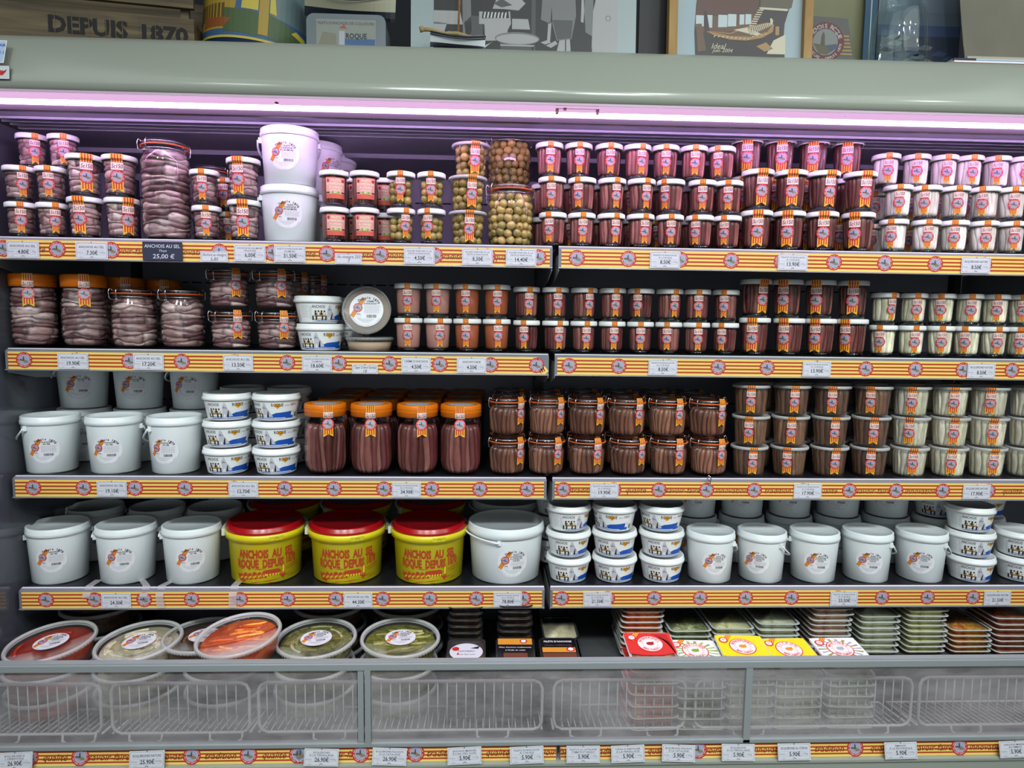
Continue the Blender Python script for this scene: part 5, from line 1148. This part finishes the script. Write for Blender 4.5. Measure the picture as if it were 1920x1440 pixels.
def fp(mb, n, mt): o = mb.build(n, mt, ft); o.matrix_parent_inverse = Matrix.Translation((-1.2, -YG, -.6)); return o
m = MB(); m.box(-.3, 2.66, YG-.007, YG+.010, .761, .7765, 0, .002); m.box(-.3, 2.66, YG-.004, YG+.012, .7765, .7795, 0, .001); fp(m, 'top_rail', ALU)
m = MB(); m.box(.838, .850, YG-.005, YG+.005, .592, .762); m.box(.853, .865, YG-.007, YG+.005, .592, .762); fp(m, 'upright', ALU)
m = MB(); m.box(1.6665, 1.681, YG-.006, YG+.006, .592, .762); fp(m, 'upright', ALU)
m = MB(); m.box(-.3, 2.66, YG-.006, YG+.010, .590, .600, 0, .002); fp(m, 'bottom_rail', ALU)
# bottom striped rail
def low_rail(a_, b_, ems, words, label):
    w = b_-a_; root = thing('price_rail', ((a_+b_)/2, YG-.004, .556), label, 'price rail', 'striped price rails'); root.rotation_euler = (math.radians(-12), 0, 0)
    m = MB(); m.box(-w/2, w/2, -.002, .004, -.001, .037, 0, .0008); m.build('channel', RAILM, root)
    F = strip_flat(w-.004, .034, [at(px, 1410, YG).x-a_ for px in ems], [(at(px, 1410, YG).x-a_, t) for px, t in words])
    o = link('striped_strip', F.mesh('strip', EMB, plane(.0026)), root); o.location = (-w/2+.002, 0, .001)
low_rail(-.25, 1.262, [55, 150, 359, 465, 557, 563, 675, 778], [(102, 'qualité'), (203, 'savoir-faire'), (322, 'innovation'), (411, 'tradition'), (512, 'qualité'), (640, 'savoir-faire'), (826, 'tradition'), (930, 'qualité'), (1036, 'savoir-faire')], 'striped price rail along the bottom deck, left half')
low_rail(1.268, 2.62, [1307, 1600, 1795, 1890], [(1136, 'tradition'), (1232, 'qualité'), (1340, 'savoir-faire'), (1440, 'innovation'), (1550, 'tradition'), (1648, 'qualité'), (1745, 'savoir-faire'), (1845, 'innovation')], 'striped price rail along the bottom deck, right half')
LC = [(25, "BOQUERONES À|L'ORIENTALE", '26.90€', '1000g'), (274, 'BOQUERONES NATURE', '25.90€', '1000g'), (602, 'BOQUERONES|À LA PERSILLADE', '26.90€', '1000g'), (730, 'BOQUERONES PIQUANTS|À LA CATALANE', '26.90€', '1000g'), (871, "ANCHOIS MARINÉS|À L'AIL DES OURS", '5.90€', '120g'), (988, "FILETS D'ANCHOIS|À L'HUILE", '5.90€', '120g'), (1094, 'FILETS À LA CATALANE|TOMATE ET BASILIC', '5.90€', '100g'), (1178, 'TAPAS À PARTAGER|À LA PERSILLADE', '5.90€', '100g'), (1273, 'BOQUERONES PIQUANTS|À LA CATALANE', '5.90€', '100g'), (1385, 'BOQUERONES|À LA PERSILLADE', '5.90€', '100g'), (1490, 'BOQUERONES AU CITRON', '5.90€', '100g'), (1690, 'ÉMINCÉS|À LA PROVENÇALE', '5.90€', '100g'), (1905, 'ANCHOIS MARINÉS|AU PIMENT', '5.90€', '100g')]
for i, (px, nm, pr, wt) in enumerate(LC):
    card(px, 1408, YG-.011, nm, pr, wt, 'bottom rail, %s from left' % (ORD+['last'])[i], tilt=rv.uniform(-.04, .06), zc=.5755, face=math.radians(-12), w=.072, h=.035)
# small extras: tapes on the fourth shelf edge
TAPE = glassmat('cloudy_tape', (.9, .9, .9, 1), .25, 1.4, .45, (.7, .66, .7, 1))
for i, (px, sk) in enumerate(((163, 0), (270, -.03), (300, .012), (437, 0))):
    p = at(px, 1105, -.002); F = MB(); w = .009; zt = TOP[4]
    pts = [(p.x+sk-w, .05, zt+.003), (p.x+sk+w, .05, zt+.003), (p.x-w, .010, zt+.0035), (p.x+w, .010, zt+.0035), (p.x-w, -.008, zt-.016), (p.x+w, -.008, zt-.016), (p.x-w+abs(sk)*.3, -.0075, zt-.045 if i > 1 else zt-.02), (p.x+w+abs(sk)*.3, -.0075, zt-.045 if i > 1 else zt-.02)]
    F.add(pts, [(0, 1, 3, 2), (2, 3, 5, 4), (4, 5, 7, 6)], 0, False); o = F.build('adhesive_tape', TAPE, None, label='strip of cloudy tape over fourth shelf edge, %s from left' % ORD[i], cat='tape', group='tapes on the fourth shelf')
# ------------------------------------------------------------ the room behind and the things standing on the canopy
m = MB(); m.box(-2.2, 4.6, YB+.30, YB+.36, 0, 3.0); m.build('wall_back', mat('wall_dark_blue', rgb(34, 36, 44), .8), None, kind='structure')
m = MB(); m.box(-2.2, 4.6, -5.2, YB+.36, -.02, 0); m.build('floor', mat('floor_grey_tile', rgb(120, 118, 114), .5, noise=.1, nscale=4), None, kind='structure')
ZT = 2.0720
def base(px, py, Y): p = at(px, py, Y); return p
# wooden crate with stencilled boards
P1, P2 = at(-70, 60, -.080), at(364, 60, -.005); ang = math.atan2(P2.y-P1.y, P2.x-P1.x); L_ = math.hypot(P2.x-P1.x, P2.y-P1.y)
crate = thing('wooden_crate', (P1.x, P1.y, ZT), 'old wooden slat crate with black stencilled wording on the canopy', 'crate', None, ang)
WD = woodmat('old_crate_wood', rgb(74, 61, 42), rgb(120, 104, 74), (1.5, 14, 22)); INK = mat('stencil_black', rgb(26, 24, 22), .7)
m = MB(); m.box(0, L_, 0, .012, .0, .078, 0, .001); m.build('front_board', WD, crate)
m = MB(); m.box(0, L_, 0, .012, .100, .175, 0, .001); m.build('front_board', WD, crate)
m = MB(); m.box(L_-.012, L_, .012, .16, .0, .078, 0, .001); m.box(0, .012, .012, .16, 0, .078, 0, .001); m.box(0, L_, .16, .172, 0, .175, 0, .001); m.box(.012, .03, .012, .03, .0, .175); m.box(L_-.03, L_-.013, .0125, .03, .0, .175); m.build('side_boards', WD, crate)
F = Flat(); px0 = at(90, 60, -.055); u0 = (px0.x-P1.x)/math.cos(ang); u1 = (at(352, 60, -.01).x-P1.x)/math.cos(ang)
F.text('DEPUIS', 0, 0, .062, 0, 0, .035, al='L', width=None, sx=1); F.v = [(p[0]+0, p[1], p[2]) for p in F.v]
F = Flat(); F.text('DEPUIS', u0, .042, .047, 0, 0, .04, al='L', width=(u1-u0)*.56); F.text('1870', u0+(u1-u0)*.66, .040, .046, 0, 0, .04, al='L', width=(u1-u0)*.34)
for k in range(7): F.rect(u0+.012+.033*k, u0+.0135+.033*k, .02, .07, 1, 1)
link('stencil', F.mesh('st', [INK, WD], plane(.0006)), crate)
F = Flat(); F.text('ROQUE', u1-.012, .140, .052, 0, 0, .04, al='R'); link('stencil', F.mesh('st', [INK, WD], plane(.0006)), crate)
# painted round tin
c = at(470, 40, .06); tin = thing('painted_tin', (c.x, .115, ZT+.012), 'large round blue tin painted with a yellow harbour village', 'tin'); tin.rotation_euler = (0, math.radians(5), 0)
R = .128; m = MB(); m.lathe([(.0001, .001), (R-.004, 0), (R, .003), (R, .30), (R-.004, .304), (.0001, .304)], 60); m.build('tin_body', mat('tin_navy', rgb(26, 44, 84), .4), tin)
F = Flat(); Rr = R
F.rect(-.16, .175, .030, .20, 0, 0); F.poly([(-.15, .045), (-.03, .045), (-.02, .12), (-.05, .19), (-.15, .19)], 1, 1)
for k in range(9): F.rect(-.145+.011*k, -.138+.011*k, .055+.004*(k % 3), .10, 2, 2); F.rect(-.143+.011*k, -.1405+.011*k, .12, .15, 2, 2)
F.poly([(-.12, .05), (-.05, .05), (-.03, .068), (-.11, .072)], 3, 3); F.poly([(-.05, .040), (.03, .036), (.03, .085), (-.05, .09)], 4, 2); F.rect(.028, .048, .04, .20, 1, 4); F.poly([(-.01, .09), (.026, .09), (.026, .16), (-.005, .17)], 5, 3)
F.poly([(.048, .036), (.17, .032), (.17, .05), (.048, .088)], 4, 3); F.poly([(.05, .085), (.175, .07), (.175, .20), (.05, .20)], 6, 1); F.poly([(.10, .062), (.135, .05), (.14, .060), (.112, .07)], 5, 5); F.poly([(.05, .09), (.065, .088), (.055, .16), (.05, .16)], 5, 5)
F.rect(-.18, .18, .026, .031, 5, 4)
link('painting', F.mesh('pt', [mat('paint_blue', rgb(60, 96, 140), .5), mat('paint_ochre', rgb(176, 146, 50), .5), mat('paint_brown', rgb(104, 78, 30), .5), mat('paint_rust', rgb(150, 82, 34), .5), mat('paint_green', rgb(74, 96, 56), .5), mat('paint_yellow', rgb(206, 186, 70), .5), mat('paint_bluegrey', rgb(104, 124, 128), .5)], bend(lambda z: R, .05, R, .0006, .0002), frange(-.18, .18, .012)), tin)
# plastic box on its side with a printed front
c = at(650, 60, -.05); bx = thing('printed_plastic_box', (c.x, -.05, ZT), 'grey translucent plastic box with printed panel under a boat model', 'box')
GP = mat('box_grey_plastic', rgb(104, 114, 122), .35)
def rz(w, h, r): return [(x, z+h/2) for x, z in rrect(w, h, r, 5)]
m = MB(); m.extr(rz(.166, .076, .016), -.0, .08, 'y', 0, False); m.extr([(x, z) for x, z in rz(.170, .0775, .016)], -.006, .004, 'y'); m.build('box_body', GP, bx)
F = Flat(); F.rect(-.064, .064, .008, .066, 0, 0); F.text("FILETS D'ANCHOIS DE COLLIOURE", 0, .058, .008, 1, 1, 0, width=.12); F.text('ROQUE', .022, .032, .015, 1, 2, .03, width=.045); F.rect(-.005, .062, .012, .026, 2, 1); F.poly([(-.06, .012), (-.02, .012), (-.022, .036), (-.05, .04)], 3, 1); F.poly([(-.015, .048), (.002, .046), (-.004, .056)], 4, 1); F.rect(-.015, -.003, .012, .042, 5, 2)
link('printed_panel', F.mesh('pp', [mat('panel_pale_grey', rgb(140, 144, 138), .5), mat('panel_ink', rgb(44, 50, 60), .5), mat('panel_blue', rgb(60, 96, 140), .5), mat('panel_tan', rgb(130, 126, 110), .5), mat('panel_red', rgb(160, 90, 70), .5), LGRY], plane(.0068)), bx)
def hull(name, Lh, bh, bw, loc, rot, mats, label, mast=True):
    """boat model: lofted hull in two colours with rails, mast and boom"""
    root = thing(name, loc, label, 'boat model'); root.rotation_euler = rot
    m = MB(); n = 20; k = 9; v = []; f = []; mi = []
    for i in range(n+1):
        t = i/n*2-1; wd = bw*max(.03, (1-abs(t)**2.6)); sh = bh*(1+.55*t*t)
        for j in range(k):
            s = j/(k-1)*2-1; v.append((t*Lh/2*(1+.06*(1-abs(s))*0), wd/2*math.copysign(abs(s)**.7, s), sh*(abs(s)**1.6)+.0*t))
    for i in range(n):
        for j in range(k-1): f.append((i*k+j, i*k+j+1, (i+1)*k+j+1, (i+1)*k+j))
    o = len(v)
    for q in f:
        zc = sum(v[x][2] for x in q)/4; m.add([v[x] for x in q], [(0, 1, 2, 3)], 0 if zc < bh*.34 else 1, True)
    # deck
    dk = [(t*Lh/2, s*bw*max(.03, (1-abs(t)**2.6))/2*.96, bh*(1+.55*t*t)-.004) for t in frange(-1, 1, .1) for s in (-1, 1)]
    m.add(dk, [(2*i, 2*i+1, 2*i+3, 2*i+2) for i in range(len(dk)//2-1)], 2, False)
    m.build('hull', mats, root)
    r = MB()
    for s in (-1, 1):
        r.tube([(t*Lh/2, s*bw*max(.03, (1-abs(t)**2.6))/2+s*.001, bh*(1+.55*t*t)) for t in frange(-1, 1, .1)], .0018, 5); r.tube([(t*Lh/2, s*bw*max(.03, (1-abs(t)**2.6))/2*.99+s*.0015, bh*(.76+.55*t*t)) for t in frange(-1, 1, .1)], .0012, 5)
    r.build('rub_rails', mat('model_dark_line', rgb(30, 36, 52), .5), root)
    if mast:
        r = MB(); r.tube([(-.0, 0, bh*.6), (-.0, 0, bh+.22)], .0022, 8); r.build('mast', woodmat('mast_wood', rgb(150, 96, 48), rgb(186, 130, 76)), root)
        r = MB(); r.tube([(-.075+.012*i, 0, bh+.014+.002*math.sin(i*1.3)-.0006*i) for i in range(12)], .0045, 8); r.tube([(-.082, 0, bh+.013), (-.074, 0, bh+.016)], .0065, 8); r.build('furled_sail_boom', mat('sail_canvas_tan', rgb(166, 146, 100), .8), root)
        r = MB(); r.tube([(-.02, 0, bh+.006), (-.02, 0, bh+.016)], .002, 6); r.tube([(.05, 0, bh), (.05, 0, bh+.012)], .002, 6); r.build('crutches', MATS['mast_wood'], root)
        r = MB(); r.extr([(Lh*.5-.003, bh*.3), (Lh*.5+.010, bh*.9), (Lh*.5+.016, bh*1.1), (Lh*.5+.002, bh*.7)], -.001, .001, 'y'); r.build('rudder', mats[1], root)
    return root
CR_ = mat('model_cream_paint', rgb(176, 174, 150), .4); DK = mat('model_navy_paint', rgb(28, 34, 46), .4); WHP = mat('model_white_paint', rgb(206, 212, 216), .4)
c = at(657, 30, .0); hull('boat_model', .205, .040, .060, (c.x, -.01, ZT+.086), (math.radians(8), math.radians(5), math.radians(-6)), [DK, CR_, DK], 'cream and navy boat model resting on the plastic box', False)
c = at(858, 80, -.07); hull('boat_model', .118, .020, .032, (c.x, -.070, ZT+.006), (0, math.radians(2), math.radians(4)), [DK, WHP, mat('model_deck_tan', rgb(150, 130, 100), .6)], 'small white boat model with furled sail before the monochrome photograph')
m = MB(); m.box(c.x-.03, c.x+.03, -.074, -.066, ZT, ZT+.0058); m.build('model_cradle', DK, None, label='dark little cradle under the small boat model', cat='cradle')
# monochrome photograph board
a, b = at(770, 60, -.03), at(1193, 60, -.03); cx = (a.x+b.x)/2; w = (b.x-a.x); pb = thing('photograph_board', (cx, -.03, ZT), 'white-edged board with a black and white photograph of fish packing', 'photograph'); pb.rotation_euler = (math.radians(-3), 0, 0)
m = MB(); m.box(-w/2, w/2, 0, .010, 0, .40); m.build('board', mat('board_pale_blue_white', rgb(158, 172, 176), .4), pb)
G = [mat('photo_grey_%d' % k, rgb(q, q, q+2), .45) for k, q in enumerate((40, 78, 118, 168, 206))]
F = Flat(); X = lambda px: at(px, 60, -.03).x-cx; Z = lambda py: at(960, py, -.03).z-ZT-.004
def pg(pts, mi, ly): F.poly([(X(x), Z(y)) for x, y in pts], mi, ly)
pg([(813, 110), (1157, 110), (1157, -160), (813, -160)], 0, 0)
pg([(813, 18), (862, 18), (868, 44), (813, 44)], 3, 1); pg([(813, 40), (838, 42), (830, 68), (813, 68)], 3, 1); pg([(866, -20), (882, -20), (884, 60), (868, 70)], 2, 1); pg([(884, 26), (905, 28), (905, 70), (874, 68), (870, 40)], 1, 1)
pg([(898, 18), (956, 16), (958, 40), (952, 52), (950, 72), (910, 74), (908, 42), (898, 42)], 3, 2); pg([(905, 18), (953, 16), (954, 29), (903, 31)], 0, 3)
for k in range(7): pg([(908+6.5*k, 19), (911+6.5*k, 18), (909+6.5*k, 30), (906+6.5*k, 30)], 4, 4)
pg([(960, 30), (990, 30), (994, 50), (960, 50)], 3, 2); pg([(923, 12), (930, -6), (975, -10), (985, 0), (972, 14), (945, 12)], 3, 3); pg([(925, 2), (940, -8), (960, 4), (940, 9)], 1, 4)
F.poly([(X(970)+.050*math.cos(t), Z(68)+.014*math.sin(t)) for t in frange(0, 6.1, .25)], 2, 3); F.poly([(X(970)+.047*math.cos(t), Z(69)+.011*math.sin(t)) for t in frange(0, 6.1, .25)], 3, 4); pg([(938, 70), (1003, 70), (998, 110), (940, 110)], 1, 2); pg([(938, 80), (1002, 80), (1001, 83), (938, 83)], 3, 5)
pg([(996, -20), (1004, -20), (1004, 100), (997, 100)], 1, 2)
pg([(1018, -40), (1036, -40), (1032, 38), (1014, 30)], 2, 2); pg([(1030, -60), (1076, -60), (1080, 20), (1072, 66), (1044, 70), (1036, 40)], 2, 3); pg([(1036, 30), (1074, 30), (1071, 64), (1045, 68)], 1, 4)
pg([(1028, 35), (1034, 35), (1032, 70), (1026, 72)], 3, 2); pg([(1014, 74), (1030, 68), (1033, 74), (1022, 78)], 3, 3); pg([(1024, 80), (1042, 70), (1046, 76), (1034, 84)], 3, 3); pg([(1050, 66), (1060, 66), (1060, 92), (1044, 92)], 3, 2); pg([(1062, 66), (1069, 66), (1071, 92), (1062, 92)], 3, 2)
pg([(1092, -40), (1112, -40), (1112, 60), (1098, 52)], 2, 2); pg([(1090, -20), (1097, -20), (1094, 34), (1089, 32)], 3, 2); pg([(1112, 10), (1122, -40), (1157, -40), (1157, 100), (1112, 100), (1110, 78)], 3, 3); F.ring(X(1140), Z(24), .005, .006, 1, 4, 12)
link('monochrome_print', F.mesh('mp', G, plane(.0006)), pb)
# dark framed picture behind
a, b = at(1197, 60, .0), at(1256, 60, .0); m = MB(); m.box(a.x, b.x, -.004, .004, ZT, ZT+.4); m.build('dark_print', mat('dark_print', rgb(28, 26, 34), .5, noise=.5, nscale=14), None, label='dark print between monochrome board and oak frame', cat='picture')
# oak framed colour photograph
a, b = at(1252, 60, -.045), at(1521, 60, -.045); cx = (a.x+b.x)/2; w = b.x-a.x; fr = thing('framed_photograph', (cx, -.045, ZT), 'oak-framed colour photograph of a wooden boat being built', 'picture frame'); fr.rotation_euler = (math.radians(-2), 0, 0)
OAK = woodmat('oak_frame', rgb(146, 108, 58), rgb(182, 146, 90), (14, 14, 1.5)); fw = .0200
m = MB(); m.box(-w/2, -w/2+fw, -.012, .012, 0, .42, 0, .002); m.box(w/2-fw, w/2, -.012, .012, 0, .42, 0, .002); m.box(-w/2+fw, w/2-fw, -.012, .012, .40, .42, 0, .002); m.build('oak_frame', OAK, fr)
m = MB(); m.box(-w/2+fw, w/2-fw, .002, .008, 0, .40); m.build('mount', mat('mount_pale_blue', rgb(160, 178, 186), .5), fr)
X = lambda px: at(px, 60, -.045).x-cx; Z = lambda py: at(1386, py, -.045).z-ZT-.001
F = Flat()
def pg(pts, mi, ly): F.poly([(X(x), Z(y)) for x, y in pts], mi, ly)
pg([(1306, 112), (1475, 112), (1471, 70), (1472, 40), (1480, 10), (1492, -20), (1496, -60), (1312, -60), (1305, 10), (1303, 60)], 0, 0)
pg([(1305, 28), (1420, 22), (1428, -60), (1312, -60)], 1, 1); pg([(1305, 30), (1420, 22), (1418, 52), (1330, 62), (1306, 58)], 2, 1)
for (x0, x1, y0, y1) in ((1305, 1320, 28, 50), (1322, 1336, 27, 52), (1347, 1364, 26, 50), (1365, 1381, 24, 48), (1387, 1396, 24, 44), (1398, 1409, 23, 43)): pg([(x0, y1), (x1, y1-1), (x1, y0), (x0, y0)], 3, 2)
pg([(1428, -60), (1496, -60), (1484, 8), (1474, 14), (1425, 12)], 4, 1); pg([(1426, 9), (1478, 11), (1476, 15), (1425, 13)], 5, 2)
pg([(1305, 45), (1316, 44), (1326, 95), (1310, 98)], 2, 3); pg([(1320, 20), (1325, 20), (1332, 60), (1322, 60)], 0, 3)
for k in range(9): pg([(1405+2.2*k, 46-4.3*k), (1417+2.0*k, 46-4.3*k), (1417.6+2.0*k, 44-4.3*k), (1405.8+2.2*k, 44-4.3*k)], 5, 3)
pg([(1325, 58), (1370, 60), (1400, 48), (1440, 38), (1452, 42), (1450, 56), (1430, 68), (1400, 74), (1370, 73), (1340, 66)], 6, 4); pg([(1332, 59), (1370, 62), (1402, 50), (1440, 41), (1448, 44), (1440, 56), (1410, 66), (1372, 66)], 2, 5)
pg([(1376, 54), (1400, 49), (1428, 60), (1420, 64)], 5, 6)
for k in range(12): pg([(1402+3.6*k, 49-.9*k), (1404+3.6*k, 49-.9*k), (1410+3.2*k, 63-1.6*k), (1408+3.2*k, 63-1.6*k)], 5, 6)
for k in range(13): pg([(1340+8*k, 66+.5*k-(k-6 if k > 8 else 0)*2), (1344+8*k, 66+.5*k-(k-6 if k > 8 else 0)*2), (1339+8*k, 70+.3*k-(k-6 if k > 8 else 0)*2)], 5, 6)
pg([(1450, 34), (1447, 30), (1444, 30), (1445, 42), (1449, 42)], 5, 6); pg([(1420, 84), (1438, 76), (1452, 88), (1436, 94)], 6, 2); pg([(1452, 72), (1474, 60), (1475, 98), (1440, 98)], 5, 2); pg([(1455, 45), (1462, 45), (1462, 62), (1455, 62)], 6, 3)
F.text('Ideal', X(1348), Z(86), .017, 5, 6, 0, .3); F.text('juin 2004', X(1356), Z(94), .012, 5, 6, 0, .3)
link('colour_print', F.mesh('cp', [mat('photo_black_brown', rgb(36, 26, 28), .4), mat('photo_red_brown', rgb(84, 44, 34), .4), mat('photo_umber', rgb(96, 66, 44), .4), mat('photo_window', rgb(186, 198, 204), .4), mat('photo_dim_olive', rgb(84, 74, 56), .4), mat('photo_cream', rgb(200, 192, 168), .4), mat('photo_boat_ochre', rgb(160, 122, 72), .4)], plane(-.0014)), fr)
# cap shaped box with the emblem, and boards behind it
a = at(1505, 60, .07); b = at(1632, 60, .07)
m = MB(); m.box(a.x, b.x, .070, .078, ZT, ZT+.35); o = m.build('cardboard_panel', mat('olive_cardboard', rgb(126, 124, 92), .6, noise=.1, nscale=8), None, label='olive cardboard panel behind the grey emblem box', cat='panel')
cx = at(1556, 70, -.02).x; eb = thing('emblem_box', (cx, -.015, ZT), 'grey tapered box with a round maroon emblem and stripes', 'box')
m = MB(); m.add([(-.055, 0, 0), (.066, 0, 0), (.042, 0, .118), (-.050, 0, .122), (-.055, .06, 0), (.066, .06, 0), (.042, .06, .118), (-.050, .06, .122)], [(0, 1, 2, 3), (5, 4, 7, 6), (1, 5, 6, 2), (4, 0, 3, 7), (3, 2, 6, 7), (0, 4, 5, 1)], 0, False); m.build('box_body', mat('box_slate_grey', rgb(92, 92, 92), .6), eb)
F = Flat(); F.v = []
for k in range(6): F.poly([(.020, .038+.0078*k), (.056-.0018*k, .038+.0078*k), (.0555-.0018*k, .0420+.0078*k), (.020, .0420+.0078*k)], 2, 0)
F.disc(-.008, .065, .044, 0, 1, 44); F.arc('ANCHOIS ROQUE', -.008, .065, .0355, .0125, 1, 2, math.pi*.5, 2.7, bold=.03); F.arc('COLLIOURE - DEPUIS 1870', -.008, .065, .036, .0085, 1, 2, -math.pi/2, 3.0, True, .03)
F.disc(-.008, .065, .029, 3, 2, 36); F.poly([(-.036, .062), (.012, .056), (.012, .048), (-.004, .0375), (-.022, .040)], 4, 3); F.poly([(-.019, .058), (-.009, .058), (-.010, .080), (-.013, .088), (-.017, .080)], 5, 5); F.poly([(-.006, .058), (.020, .062), (.018, .052), (.006, .044)], 6, 4)
link('emblem', F.mesh('em', [mat('emblem_maroon', rgb(96, 36, 38), .5), mat('emblem_grey_white', rgb(170, 168, 166), .5), mat('emblem_straw', rgb(156, 126, 70), .5), mat('emblem_sky_grey', rgb(124, 128, 128), .5), mat('emblem_olive', rgb(88, 84, 60), .5), mat('emblem_umber', rgb(78, 72, 58), .5), mat('emblem_slate_blue', rgb(64, 72, 104), .5)], plane(.0006)), eb)
# blue poster seen at an angle and the sea picture
a = at(1622, 60, .05); m = MB(); m.box(0, .030, 0, .004, 0, .36); m.box(.013, .016, -.001, .0, 0, .36, 1); o = m.build('poster_edge', [mat('poster_teal_blue', rgb(40, 78, 108), .5), mat('poster_white_edge', rgb(178, 184, 190), .5)], None, label='narrow blue poster left of the empty glass jar', cat='poster'); o.location = (a.x, .055, ZT)
a, b = at(1645, 60, .085), at(1800, 60, .085); w = b.x-a.x; sp = thing('sea_picture', (a.x, .085, ZT), 'blue seascape picture behind the empty glass jar', 'picture')
m = MB(); m.box(0, w, 0, .006, 0, .38); m.build('backing', mat('picture_grey_blue', rgb(112, 124, 140), .5), sp)
F = Flat(); F.rect(0, w, 0, .125, 0, 0); F.rect(0, w, .125, .150, 1, 0); F.rect(0, w, .150, .18, 2, 0)
for k in range(14):
    u = rv.uniform(0, w-.04); v = rv.uniform(.05, .12); F.poly([(u, v), (u+.03, v-.002), (u+.04, v+.006), (u+.02, v+.012), (u+.006, v+.006)], (3, 1, 3)[k % 3], 1)
link('seascape', F.mesh('ss', [mat('sea_dark', rgb(60, 68, 88), .5), mat('sea_mid_blue', rgb(72, 88, 124), .5), mat('sea_sky', rgb(104, 116, 132), .5), mat('sea_foam', rgb(120, 124, 128), .5)], plane(.0008)), sp)
c = at(1686, 60, -.01); r = .0600; gj = thing('empty_glass_jar', (c.x, -.010, ZT), 'large empty clear glass jar with ringed neck on the canopy', 'jar')
m = MB(); m.lathe([(.0001, .004), (r*.9, 0), (r, .006), (r*1.02, .03), (r*.98, .060), (r*.985, .064), (r*.93, .078), (r*.93, .081), (r*.90, .090), (r*.88, .093), (r*.72, .108), (r*.70, .13), (r*.74, .134), (r*.70, .14), (r*.70, .16)], 56)
m.v = [(x, y, z*1.42) for x, y, z in m.v]; n0 = len(m.v)
m.lathe([(r*.64, .16), (r*.64, .13), (r*.68, .108), (r*.84, .092), (r*.93, .062), (r*.95, .03), (r*.9, .010), (.0001, .009)], 56); m.v = m.v[:n0]+[(x, y, z*1.42) for x, y, z in m.v[n0:]]; m.build('jar_glass', glassmat('old_jar_glass', (.88, .92, .92, 1), .03, 1.4), gj)
# grey fabric bag and magazines
a, b = at(1778, 60, .0), at(1990, 60, .0); w = b.x-a.x; bag = MB(); n = 16; vv = []
for side in (0, 1):
    for j in range(9):
        for i in range(n+1):
            u = i/n; v = j/8; x = w*(u*(1-.16*(1-v))+.16*(1-v)) if True else 0; bul = .022*math.sin(math.pi*u)*math.sin(math.pi*(.15+.8*v))
            y = (-bul if side == 0 else bul)+.006*mnoise.noise(Vector((u*5, v*5, side*3))); vv.append((x, y, v*.26))
ff = [(s*9*(n+1)+j*(n+1)+i, s*9*(n+1)+j*(n+1)+i+1, s*9*(n+1)+(j+1)*(n+1)+i+1, s*9*(n+1)+(j+1)*(n+1)+i) for s in (0, 1) for j in range(8) for i in range(n)]
bag.add(vv, ff, 0, True); o = bag.build('fabric_bag', mat('grey_linen', rgb(124, 120, 108), .9, noise=.12, nscale=14, bump=.4), None, label='crumpled grey linen bag above the right end of the canopy', cat='bag'); o.location = (a.x, -.005, ZT+.0235)
a = at(1787, 100, -.08); mg = []
for i, (dx, dz, h_, cs, lb) in enumerate(((0, 0, .008, [WHT, mat('mag_maroon', rgb(110, 30, 44), .5), mat('mag_pale_blue', rgb(150, 178, 204), .5)], 'maroon-edged magazine at the bottom of the small pile'), (.004, .0084, .007, [mat('mag_paper', rgb(190, 196, 204), .6), NAVY, mat('mag_blue', rgb(120, 160, 196), .5)], 'magazine with dark blue end, second in the pile'), (.040, .0158, .008, [mat('mag_cream', rgb(176, 172, 158), .7), mat('mag_cream', rgb(176, 172, 158), .7), GRY], 'cream paper block lying on top of the magazines'))):
    m = MB(); m.box(0, .26, 0, .18, dz, dz+h_*.85, 0, .0006); 
    if i == 0: m.box(.0, .26, -.001, .001, dz, dz+.0028, 1)
    if i == 1: m.box(-.001, .05, -.0012, .002, dz+.001, dz+.006, 1); m.box(.05, .26, -.001, .001, dz+.001, dz+.0028, 2)
    o = m.build('magazine', cs, None, label=lb, cat='magazine', group=None); o.location = (a.x+dx, -.086+.008*i, ZT+.0005)
# small twist of wire hanging on the third rail, paper scraps
p = at(1330, 902, -.010); m = MB(); m.tube([(p.x, p.y, p.z), (p.x-.006, p.y, p.z+.008), (p.x-.002, p.y, p.z+.014), (p.x+.004, p.y, p.z+.008), (p.x+.002, p.y, p.z-.006), (p.x+.008, p.y+.006, p.z-.012)], .0012, 6); m.build('wire_twist', WIRE, None, label='tiny twist of white wire on the third shelf rail', cat='wire')
